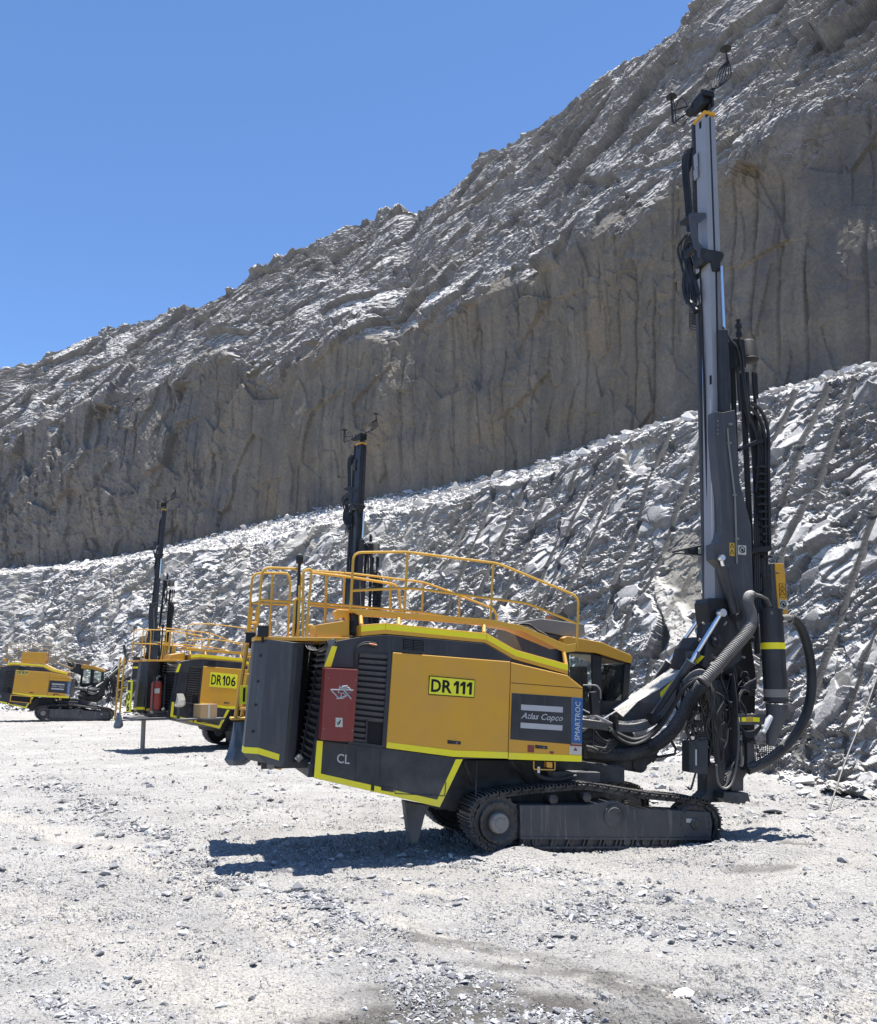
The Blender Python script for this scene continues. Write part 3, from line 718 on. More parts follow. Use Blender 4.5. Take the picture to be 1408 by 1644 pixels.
    def rear(t, y, off=0.0): v = T.lerp(B, t); return Vector((v.x - off, y, v.z))
    m = MB(); m.prism([rear(.03, -1.12, .012), rear(.03, 1.12, .012), rear(.93, 1.12, .012), rear(.93, -1.12, .012)], [rear(.03, -1.12, -.01), rear(.03, 1.12, -.01), rear(.93, 1.12, -.01), rear(.93, -1.12, -.01)])
    rg = m.build('rear_grille', 'void_black', rig)
    m = MB()
    for i in range(17):
        t = .06 + i * .053
        a = rear(t, 0, .06); b = rear(t + .028, 0, .014)
        m.prism([Vector((a.x, -1.12, a.z)), Vector((b.x, -1.12, b.z)), Vector((b.x, -1.12, b.z - .012)), Vector((a.x, -1.12, a.z - .012))], [Vector((a.x, 1.12, a.z)), Vector((b.x, 1.12, b.z)), Vector((b.x, 1.12, b.z - .012)), Vector((a.x, 1.12, a.z - .012))])
    m.build('louvre_slat', 'grey', rg)
    m = MB()
    for y in (-1.17, -.3, .45, 1.13):
        m.prism([rear(.0, y, .075), rear(.97, y, .075), rear(.97, y, 0), rear(0, y, 0)], [rear(.0, y + .045, .075), rear(.97, y + .045, .075), rear(.97, y + .045, 0), rear(0, y + .045, 0)])
    m.build('grille_frame', 'dark', rg, .003)
    m = MB()
    for t in (.0, .045, .09, .135, .18): m.prism([rear(t, -1.16, .10), rear(t, -.35, .10), rear(t + .014, -.35, .10), rear(t + .014, -1.16, .10)], [rear(t - .02, -1.16, .02), rear(t - .02, -.35, .02), rear(t - .006, -.35, .02), rear(t - .006, -1.16, .02)])
    m.prism([rear(-.01, -1.20, .11), rear(.2, -1.20, .11), rear(.2, -1.20, .02), rear(-.01, -1.20, .02)], [rear(-.01, -1.16, .11), rear(.2, -1.16, .11), rear(.2, -1.16, .02), rear(-.01, -1.16, .02)])
    m.build('upper_grille', 'hub', rig, 0, False)
    m = MB(); a = rear(.93, -1.2, .05); m.prism([rear(.9, -1.2, .09), rear(1.0, -1.2, .09), rear(1.0, -1.2, 0), rear(.9, -1.2, 0)], [rear(.9, 1.2, .09), rear(1.0, 1.2, .09), rear(1.0, 1.2, 0), rear(.9, 1.2, 0)])
    m.build('rear_bumper', 'dark', rig, .01)
    # ---------------- dust collectors
    def collector(y0, y1, dx, near):
        def q(pl): return ring(pl, y0)
        w = y1 - y0
        def hexring(xl, xr, yy, tilt):     # footprint with chamfered corners at image height yy
            a = P(xl + dx, yy, y0); b = P(xr + dx, yy + tilt, y0); c = .22 * w
            return [Vector((a.x, y0 + c * 1.3, a.z)), Vector((a.x + .16, y0, a.z)), Vector((b.x - .16, y0, b.z)), Vector((b.x, y0 + c, b.z)), Vector((b.x, y1 - c, b.z)), Vector((b.x - .16, y1, b.z)), Vector((a.x + .16, y1, a.z)), Vector((a.x, y1 - c * 1.3, a.z))]
        R = [hexring(412, 491, 1026.5, 5.5), hexring(410, 490, 1032, 5.5), hexring(393, 476, 1211, 12), hexring(402, 472, 1222, 9)]
        m = MB()
        for A, Bq in zip(R, R[1:]):
            n = len(A); m.add(A + Bq, [(i, (i + 1) % n, (i + 1) % n + n, i + n) for i in range(n)])
        m.add(R[0], [tuple(range(8))]); m.add(R[-1], [tuple(range(8))[::-1]])
        o = m.build('dust_collector', 'grey', rig, 0, smooth=False)
        S0 = hexring(394.7, 477, 1201, 12); S1 = hexring(393.6, 476, 1211, 12); m = MB(); n = 8
        cen = (S0[0] + S0[4]) / 2
        for i in (0, 1, 7):
            j = (i + 1) % n
            a, b, c, d = [cen.lerp(v, 1.0) for v in (S0[i], S0[j], S1[j], S1[i])]
            nn = (b - a).cross(d - a).normalized() * .006
            if nn.dot(a - cen) < 0: nn = -nn
            if i == 1: b = a.lerp(b, .8); c = d.lerp(c, .8)
            m.prism([a + nn, b + nn, c + nn, d + nn], [a, b, c, d])
        m.build('reflective_tape', 'hivis', o)
        m = MB()
        for yy, xo in ((1052, 411), (1094, 407), (1132, 403), (1175, 398)):
            A = hexring(xo, 490, yy, 5.5); c = (A[0] + A[1]) / 2; nn = Vector((A[0].y - A[1].y, A[1].x - A[0].x, 0)); nn.normalize(); nn = -nn if nn.y > 0 else nn
            m.tube([c - nn * .0, c + nn * .03], .018, 8)
        m.build('door_bolt', 'black', o)
        A = hexring(411.5, 490, 1066, 5.5); Bq = hexring(410.5, 490, 1074, 5.5); C2 = hexring(408, 490, 1090, 5.5); D2 = hexring(407, 490, 1096, 5.5)
        if near:
            for (u, v, k) in ((A, Bq, 0), (C2, D2, 0)):
                mm = MB(); a = u[0]; b = u[1]; c = v[1]; d = v[0]; nn = Vector((-.9, -.45, 0)).normalized() * .006
                mm.prism([a.lerp(b, .05) + nn, a.lerp(b, .95) + nn, d.lerp(c, .95) + nn, d.lerp(c, .05) + nn], [a.lerp(b, .05), a.lerp(b, .95), d.lerp(c, .95), d.lerp(c, .05)]); mm.build('badge_bar', 'silver', o)
            nn = Vector((-.9, -.45, 0)).normalized() * .01
            a, b = Bq[0].lerp(Bq[1], .05) + nn, Bq[0].lerp(Bq[1], .95) + nn; d = C2[0].lerp(C2[1], .05) + nn
            a = a.lerp(d, .2); b = b + (a - (Bq[0].lerp(Bq[1], .05) + nn)); text_q('lettering', 'Atlas Copco', a, b, d + Vector((0, 0, .02)), 0, 'silver', o, .01, .35)
        return o
    collector(-1.12, -.45, 0, True)
    c2 = collector(.05, .75, 9, True)
    # plate on the far collector's rear corner
    a = P(389, 1101, .02); m = MB(); m.box((a.x - .03, -.02, a.z - .25), (a.x + .17, .01, a.z)); npz = m.build('number_plate', 'sign', rig, .002)
    text_q('plate_number', '11', Vector((a.x + .01, -.03, a.z - .03)), Vector((a.x + .14, -.03, a.z - .03)), Vector((a.x + .01, -.03, a.z - .22)), 0, 'ink', npz, .02)
    # collector carrier and ladder
    m = MB(); a = P(420, 1222, -1.0); b = P(505, 1236, -1.0)
    for y in (-1.0, -.55, .15, .6): m.box((a.x, y, a.z - .1), (b.x + .1, y + .07, a.z - .02))
    m.build('rear_carrier', 'black', rig, .004)
    lad = MB(); lad.tube(TP([(404, 975, .9), (396, 1040, .9), (378, 1152, .9)]), .03, 6); lad.tube(TP([(414, 975, 1.3), (406, 1040, 1.3), (388, 1152, 1.3)]), .03, 6)
    for i in range(6):
        t = i / 5.5; lad.tube([P(402 - 20 * t, 1000 + 150 * t, .9), P(412 - 20 * t, 1000 + 150 * t, 1.3)], .022, 6)
    a = P(372, 1153, .85); lad.box((a.x, .85, a.z - .03), (a.x + .25, 1.35, a.z))
    lad.build('ladder', 'rail', rig)
    m = MB(); m.tube(TP([(417, 1217, -.9), (437, 1229, -.9), (452, 1233, -.9)]), .03, 7); m.build('cross_pipe', 'rail', rig)
    m = MB(); c = P(434, 1229, -1.0); m.tube([c + Vector((0, -.05, 0)), c + Vector((0, .06, 0))], .05, 12); c = P(476, 1221, -1.05); m.tube([c, c + Vector((.06, 0, .06))], .045, 10); m.build('rear_coupling', 'hub', rig)
    # ---------------- decks, rails on the roof
    dk = MB(); a = P(409, 1022, -1.0); b = P(560, 1028, -1.0); c = P(492, 1024, -1.0)
    dk.box((a.x, -1.05, a.z - .05), (c.x, -.55, a.z)); dk.box((a.x, .1, a.z - .05), (c.x, .9, a.z)); dk.box((c.x, -1.05, a.z - .05), (b.x, 1.1, a.z)); dk.build('rear_deck', 'yellow', rig, .006)
    def rail_set(name, y, lines, r=.018, mat='rail'):
        m = MB()
        for l in lines: m.tube(round_rail(TP([(a, b, y) for a, b in l]), .12), r, 8)
        return m.build(name, mat, rig)
    rail_set('roof_handrail', -1.0, [[(563, 980), (567.5, 887), (650, 886), (664, 887.5), (800, 904.5), (929, 958), (926, 1040)],
        [(654.5, 887), (649, 984)], [(792, 904), (787, 1000)], [(566, 948), (650, 944), (677, 946), (788, 961), (845.5, 968), (926, 1001)]])
    rail_set('roof_handrail', .9, [[(495, 916), (567, 921), (681, 935), (715, 947), (796, 979), (799, 1010)], [(627, 928), (626, 985)], [(680, 936), (677, 984)], [(497, 967), (567, 973), (678, 983), (720, 990), (760, 1003)],
        [(553, 918), (551, 980)], [(738, 955), (737, 992)]])
    rail_set('roof_handrail', 0.0, [[(499, 919), (567, 927), (640, 939), (643, 985)], [(499, 971), (560, 977), (630, 985)], [(524, 922), (522, 1000)]], .02)
    rail_set('rear_basket_rail', .6, [[(396, 1035), (405.5, 920), (462, 920), (466, 932), (462, 1026)], [(405, 968), (464, 971)], [(438, 920), (432, 1026)]])
    rail_set('rear_basket_rail', -.55, [[(412, 1027), (421, 911), (478, 913), (483, 924), (476, 1026)], [(416, 963), (480, 967)]])
    rail_set('rear_basket_rail', -.95, [[(486, 1028), (487, 916), (499, 913), (500, 922), (491, 1028)], [(470, 1028), (474, 960), (487, 962)], [(478, 1028), (481, 940)], [(491, 1028), (496, 1003), (503, 1006), (505, 1020)]])
    # walkway beams and supports
    wb = MB(); W = [(563, 979), (578, 977.4), (648, 983.6), (784, 994), (837, 1004), (911, 1035), (925, 1033), (924, 1046), (908, 1047.5), (841, 1013), (784, 1003), (648, 992.5), (577, 988)]
    addp(wb, W, -1.03, -.97); 
    for a_ in ((579, 988, 580, 1003), (640, 992, 640, 1004), (777, 1003, 777, 1016), (905, 1046, 909, 1068)): wb.tube(TP([(a_[0], a_[1], -1.0), (a_[2], a_[3], -1.1)]), .03, 6)
    wk = wb.build('walkway_beam', 'rail', rig, .004)
    pl_ = MB(); A = ring([(563, 980), (648, 985), (784, 996), (837, 1006), (911, 1037)], -.97)
    A2 = [Vector((v.x, -.35, v.z)) for v in A]
    for i in range(4): pl_.prism([A[i], A[i + 1], A2[i + 1], A2[i]], [v - Vector((0, 0, .03)) for v in (A[i], A[i + 1], A2[i + 1], A2[i])])
    pl_.build('walkway_plate', 'yellow', rig)
    eb = MB(); E = [(580, 1003), (619, 1000), (781.5, 1016.5), (828, 1043), (912, 1066.5), (912, 1082.8), (823, 1057.5), (779, 1032), (619, 1017.5), (580, 1021)]
    addp(eb, E, -1.24, 1.2); ed = eb.build('roof_edge_trim', 'yellow', rig, .006)
    m = MB()
    for a_, b_ in (((580, 1005), (618.5, 1001.8)), ((619.5, 1001.8), (781, 1018)), ((782, 1018.2), (827.6, 1044.2)), ((827.6, 1044.2), (912, 1067.5))):
        addp(m, [a_, b_, (b_[0], b_[1] + 9), (a_[0], a_[1] + 9)], -1.246, -1.239)
    m.build('reflective_tape', 'hivis', ed)
    # roof box, lamp, cloth
    rb = prism('roof_box', [(509, 1003), (561, 995), (561, 1022), (508.5, 1030)], -1.0, -.35, 'yellow', rig, .008)
    lmp = prism('work_lamp', [(538, 982), (541, 978), (560, 979), (562, 996), (555, 998), (553, 990), (540, 996)], -.85, -.6, 'yellow', rig, .01)
    m = MB(); c = P(538, 987, -.72); m.tube([c, c + Vector((-.015, 0, 0))], .055, 12); m.build('lens', 'whiteink', lmp)
    # black lamp heads at the deck
    for (x, y_, d) in ((422, 1014, -1.05), (402, 1024, -.2)):
        m = MB(); c = P(x, y_, d); m.box((c.x - .07, d - .08, c.z - .07), (c.x + .07, d + .08, c.z + .08)); m.tube([c - Vector((0, 0, .07)), c - Vector((0, 0, .15))], .02, 6)
        hd = m.build('work_lamp', 'black', rig, .015); m = MB(); m.tube([c + Vector((-.065, 0, 0)), c + Vector((-.08, 0, 0))], .05, 12); m.build('lens', 'whiteink', hd)
    m = MB(); c = P(481, 897, -.6); m.tube(TP([(481, 905, -.6), (476, 1000, -.6), (470, 1027, -.6)]), .022, 7); m.tube([c + Vector((0, 0, z)) for z in (-.07, -.06, .0, .05, .075)], .05, 10, rad=[.02, .05, .055, .045, .01])
    m.build('antenna_pole', 'black', rig)
    # loose wires at rear
    m = MB(); rr = random.Random(3)
    for i in range(5):
        m.tube(smoothp(TP([(488 + i * 3, 1030, -1.0), (495 + i * 4, 1042 + i, -1.1), (510 + i * 4, 1044 - i, -1.22), (524, 1036 - i * 2, -1.25)])), .006, 4)
    m.build('loose_wire', 'hose', rig)
    # ---------------- cab (far side)
    cabn = prism('cab', [(905, 1128), (1012, 1124), (1014, 1146), (905, 1150)], .12, 1.12, 'black', rig, .01)
    y0, y1 = .12, 1.12
    m = MB()
    for yy in (y0, y1 - .06):
        addp(m, [(903, 1035), (914, 1036), (914, 1132), (903, 1132)], yy, yy + .06); addp(m, [(951, 1044), (966, 1047), (967, 1130), (952, 1131)], yy, yy + .06)
        addp(m, [(1004, 1062), (1013, 1064), (1009, 1126), (999, 1127)], yy, yy + .06)
        addp(m, [(905, 1043), (958, 1047), (1014, 1063), (1013, 1068), (956, 1052), (905, 1048)], yy, yy + .06)
    m.build('cab_pillar', 'black', cabn, .006)
    for pq in ([(914, 1048), (951, 1052), (952, 1131), (914, 1132)], [(967, 1055), (1004, 1067), (999, 1127), (967, 1130)]):
        for yy in (y0 + .02, y1 - .04):
            m = MB(); addp(m, pq, yy, yy + .012); m.build('cab_window', 'glass', cabn)
    a = P(1011, 1066, y0); b = P(1005, 1127, y0); m = MB(); m.prism([Vector((a.x, y0 + .06, a.z)), Vector((a.x, y1 - .06, a.z)), Vector((b.x, y1 - .06, b.z)), Vector((b.x, y0 + .06, b.z))], [Vector((a.x - .012, y0 + .06, a.z)), Vector((a.x - .012, y1 - .06, a.z)), Vector((b.x - .012, y1 - .06, b.z)), Vector((b.x - .012, y0 + .06, b.z))])
    m.build('cab_window', 'glass', cabn)
    m = MB(); a = P(940, 1132, .4); m.box((a.x, .4, a.z), (a.x + .4, .85, a.z + .12)); m.box((a.x - .06, .4, a.z), (a.x + .06, .85, a.z + .62)); m.box((a.x + .02, .36, a.z + .2), (a.x + .3, .4, a.z + .28)); m.build('seat', 'void_black', cabn, .02)
    prism('cab_roof', [(905, 1024), (911, 1021), (966, 1031), (1012, 1051), (1016, 1056), (1014, 1065), (957, 1048), (905, 1044)], .06, 1.18, 'yellow', cabn, .01)
    cb_ = prism('roof_tank', [(838, 998), (868, 993), (938, 1002), (940, 1019), (905, 1021), (838, 1006)], .2, 1.0, 'tan', cabn, .01)
    m = MB(); c = P(882, 994, .6); m.tube([c, c + Vector((0, 0, .05))], .06, 10); m.build('filler_cap', 'copper', cb_)
    prism('cab_rear_panel', [(822, 1008), (905, 1022), (905, 1085), (845, 1060)], .25, 1.0, 'grey', cabn, .01)
    m = MB(); m.tube(smoothp(TP([(825, 1010, 0), (835, 1002, .05), (850, 1003, .1), (862, 1012, .1), (878, 1022, 0), (884, 1040, -.1)])), .02, 6); m.tube(smoothp(TP([(828, 1012, 0), (842, 1008, .0), (856, 1012, .0), (868, 1022, -.1)])), .015, 6); m.build('roof_hose', 'hose', rig)
    m = MB(); m.tube(round_rail(TP([(936, 1100, -1.1), (958, 1100, -1.1), (964, 1108, -1.1), (964, 1122, -1.1)]), .08), .012, 6)
    mr = m.build('mirror_arm', 'hub', rig)
    prism('mirror', [(949, 1111), (958, 1110), (962, 1126), (965, 1127), (963, 1148), (951, 1148)], -1.14, -1.05, 'black', rig, .012)
    # ---------------- chassis
    prism('chassis', [(668, 1250), (742, 1220), (934, 1222), (946, 1224), (1003, 1232), (1003, 1256), (950, 1258), (930, 1300), (700, 1300)], -.72, .72, 'black', rig, .01)
    prism('chassis_box', [(880, 1238), (964, 1240), (964, 1256), (880, 1256)], -.95, -.72, 'dark', rig, .01)
    m = MB()
    for q in (((820, 1222, -1.1), (846, 1254, -.8)), ((880, 1236, -1.1), (892, 1262, -.85)), ((745, 1222, -1.15), (760, 1260, -.8))): m.tube(TP(q), .03, 6)
    m.tube(smoothp(TP([(855, 1236, -1.0), (870, 1248, -1.0), (900, 1252, -1), (925, 1246, -1)])), .03, 7)
    m.tube(smoothp(TP([(766, 1221, -1.2), (765, 1240, -1.2), (764, 1262, -1.2), (764, 1280, -1.2)])), .008, 5)
    m.build('chassis_brace', 'black', rig)
    vb = MB(); vb.tube(round_rail(TP([(857, 1222, -1.2), (857, 1235, -1.2), (891, 1236, -1.2), (891, 1223, -1.2)]), .02), .01, 5); vbo = vb.build('valve_bracket', 'rail', rig)
    prism('valve_block', [(878, 1223), (887, 1224), (887, 1233), (878, 1232)], -1.2, -1.1, 'yellow', vbo, .005); prism('valve_tag', [(863, 1231), (867, 1231), (867, 1241), (863, 1241)], -1.205, -1.2, 'whiteink', vbo, .001)
    prism('jack_spade', [(650, 1286), (686, 1293), (676, 1335), (671, 1354), (660, 1354), (656, 1332)], -.75, -.55, 'grey', rig, .01)
    # ---------------- tracks
    def track(y0, y1):
        outl = [(751, 1316), (754, 1297), (762, 1284), (778, 1275.5), (810, 1269), (842, 1264.5), (890, 1260), (935, 1256.5), (957, 1258.5), (1000, 1265.5), (1040, 1272), (1085, 1276.5), (1123, 1281), (1142, 1288), (1155, 1301), (1161, 1318), (1159, 1340), (1150, 1357), (1132, 1366), (1089, 1370), (1000, 1373), (900, 1375.5), (830, 1376), (803, 1374), (780, 1365), (763, 1349), (753, 1331)]
        pts = [P(a, b, -1.25) for a, b in outl]; pts = smoothp(pts + [pts[0]], 5)[:-1]
        L = [0]
        for a, b in zip(pts, pts[1:] + [pts[0]]): L.append(L[-1] + (b - a).length)
        def at(s):
            s %= L[-1]
            for i in range(len(pts)):
                if L[i + 1] >= s: f = (s - L[i]) / max(L[i + 1] - L[i], 1e-9); return pts[i].lerp(pts[(i + 1) % len(pts)], f)
        K = int(L[-1] / .165); root = None
        sh = MB(); ln = MB()
        for k in range(K):
            s = k * L[-1] / K; w = L[-1] / K
            a, b = at(s), at(s + w * .9); d = (b - a).normalized(); nrm = Vector((-d.z, 0, d.x))
            c0 = (a + b) / 2
            if nrm.dot(c0 - Vector((0, 0, .45))) < 0: nrm = -nrm
            def slab(mb, o, l, h0, h1, ya, yb):
                p = c0 + d * o
                mb.prism([Vector((q.x, ya, q.z)) for q in (p - d * l + nrm * h0, p + d * l + nrm * h0, p + d * l + nrm * h1, p - d * l + nrm * h1)], [Vector((q.x, yb, q.z)) for q in (p - d * l + nrm * h0, p + d * l + nrm * h0, p + d * l + nrm * h1, p - d * l + nrm * h1)])
            slab(sh, 0, w * .43, -.045, -.028, y0, y1)
            for o_ in (-.38, 0, .36): slab(sh, w * o_, .009, -.028, .0, y0, y1)
            for yy in (y0 + .05, y0 + .33):
                slab(ln, 0, w * .40, -.10, -.045, yy, yy + .045)
            ln.tube([Vector((c0.x, y0 + .03, c0.z)) + (-.08) * nrm + d * w * .4, Vector((c0.x, y0 + .40, c0.z)) + (-.08) * nrm + d * w * .4], .022, 8)
        tr = bpy.data.objects.new('track', None); COL.objects.link(tr); tr.parent = rig
        sh.build('track_shoe', 'track', tr, 0, False); ln.build('chain_link', 'black', tr)
        ym = (y0 + y1) / 2
        fr = MB()
        rg2 = ring([(837, 1293), (944, 1293), (965, 1289), (986.5, 1285), (1002, 1290), (1016, 1298), (1120, 1303), (1142, 1304), (1146, 1322), (1144, 1346), (837, 1346)], -1.25)
        fr.prism([Vector((v.x, y0 + .03, v.z)) for v in rg2], [Vector((v.x, y1 - .08, v.z)) for v in rg2])
        fo = fr.build('track_frame', 'frame', tr, .012)
        m = MB(); a = P(837, 1344, -1.25); b = P(1144, 1346, -1.25); c = P(1136, 1360, -1.25); d_ = P(843, 1362, -1.25)
        m.prism([Vector((v.x, y0 + .085, v.z)) for v in (a, b, c, d_)], [Vector((v.x, y0 + .14, v.z)) for v in (a, b, c, d_)])
        nG = 23
        for i in range(nG):
            x = 845 + i * (1132 - 845) / (nG - 1) + (2 if i % 2 else -2) * 1.6
            t0 = P(x + 2, 1344.5, -1.25); t1 = P(x - 1.5, 1362, -1.25)
            m.prism([Vector((t0.x - .011, y0 + .02, t0.z)), Vector((t0.x + .011, y0 + .02, t0.z)), Vector((t1.x + .011, y0 + .045, t1.z)), Vector((t1.x - .011, y0 + .045, t1.z))], [Vector((t0.x - .011, y0 + .15, t0.z)), Vector((t0.x + .011, y0 + .15, t0.z)), Vector((t1.x + .011, y0 + .15, t1.z)), Vector((t1.x - .011, y0 + .15, t1.z))])
        m.prism([Vector((v.x, y0 + .02, v.z)) for v in (a, b, b - Vector((0, 0, .03)), a - Vector((0, 0, .03)))], [Vector((v.x, y0 + .14, v.z)) for v in (a, b, b - Vector((0, 0, .03)), a - Vector((0, 0, .03)))])
        lo_ = P(843, 1360, -1.25); l2 = P(1137, 1359, -1.25); m.prism([Vector((v.x, y0 + .035, v.z)) for v in (lo_, l2, l2 - Vector((0, 0, .03)), lo_ - Vector((0, 0, .03)))], [Vector((v.x, y0 + .14, v.z)) for v in (lo_, l2, l2 - Vector((0, 0, .03)), lo_ - Vector((0, 0, .03)))])
        m.build('roller_guard', 'frame', tr, .003)
        m = MB()
        for i in range(10):
            c = P(862 + i * 29.5, 1353, -1.25); m.tube([Vector((c.x, y0 + .045, c.z)), Vector((c.x, y0 + .12, c.z))], .055, 12)
        m.build('bottom_roller', 'track', tr)
        def wheel(px, py, rads, name, mat, hubmat, rh):
            c = P(px, py, -1.25); m = MB()
            prof = [(y0 + .085, .02), (y0 + .08, rads * .45), (y0 + .05, rads * .72), (y0 + .05, rads * .8), (y0 + .10, rads * .84), (y0 + .10, rads), (y0 + .3, rads), (y0 + .3, .02)]
            m.tube([Vector((c.x, y, c.z)) for y, r_ in prof], 0, 28, True, [r_ for y, r_ in prof])
            for k in range(19):
                an = 2 * math.pi * k / 19; q = c + Vector((math.cos(an), 0, math.sin(an))) * rads
                m.tube([Vector((q.x, y0 + .11, q.z)), Vector((q.x, y0 + .2, q.z))], .028, 6)
            for k in range(16):
                an = 2 * math.pi * k / 16; q = c + Vector((math.cos(an), 0, math.sin(an))) * rads * .76
                m.tube([Vector((q.x, y0 + .03, q.z)), Vector((q.x, y0 + .06, q.z))], .012, 6)
            w = m.build(name, mat, tr, 0, False)
            m = MB(); m.tube([Vector((c.x, y, c.z)) for y in (y0 + .1, y0 + .015, y0 + .0, y0 - .005, y0 - .005)], 0, 24, True, [rh, rh, rh * .93, rh * .9, .01])
            m.tube([Vector((c.x, y, c.z)) for y in (y0 - .005, y0 - .014, y0 - .014)], 0, 20, True, [rh * .5, rh * .48, .01])
            for k in range(3):
                an = .6 + 2 * math.pi * k / 3; q = c + Vector((math.cos(an), 0, math.sin(an))) * rh * .74; m.tube([Vector((q.x, y0 - .015, q.z)), Vector((q.x, y0, q.z))], .012, 6)
            m.build('hub', hubmat, w)
        wheel(803, 1322, .335, 'sprocket', 'track', 'hub', .135)
        wheel(1118, 1323, .31, 'idler', 'track', 'track', .08)
        m = MB()
        for px_, py_ in ((946, 1281), (892, 1285)):
            c = P(px_, py_, -1.25); m.tube([Vector((c.x, y, c.z)) for y in (y0 + .06, y0 + .05, y0 + .05)], 0, 14, True, [.06, .045, .01]); m.tube([Vector((c.x, y0 + .06, c.z)), Vector((c.x, y0 + .3, c.z))], .065, 14)
        m.build('carrier_roller', 'track', tr)
        m = MB(); c = P(986.5, 1310, -1.25)
        m.tube([Vector((c.x, y, c.z)) for y in (y0 + .04, y0 - .0, y0 - .0)], 0, 24, True, [.15, .15, .125]); m.tube([Vector((c.x, y, c.z)) for y in (y0 - .002, y0 - .014, y0 - .014)], 0, 24, True, [.118, .11, .01])
        for k in range(10):
            an = 2 * math.pi * k / 10; q = c + Vector((math.cos(an), 0, math.sin(an))) * .095; m.tube([Vector((q.x, y0 - .022, q.z)), Vector((q.x, y0 - .012, q.z))], .012, 6)
        m.build('pivot_cover', 'black', tr)
        if y0 < 0:
            prism('frame_sticker', [(1102, 1314), (1111, 1314.5), (1111, 1321), (1102, 1320.5)], -1.225, -1.215, 'paper', fo, .001)
    track(-1.25, -.78); track(.78, 1.25)
    before = set(bpy.data.objects); FRONT[0] = True
    build_front(rig); FRONT[0] = False
    for o in bpy.data.objects:
        if o not in before and o.parent == rig: o.location.y -= YS
    return rig

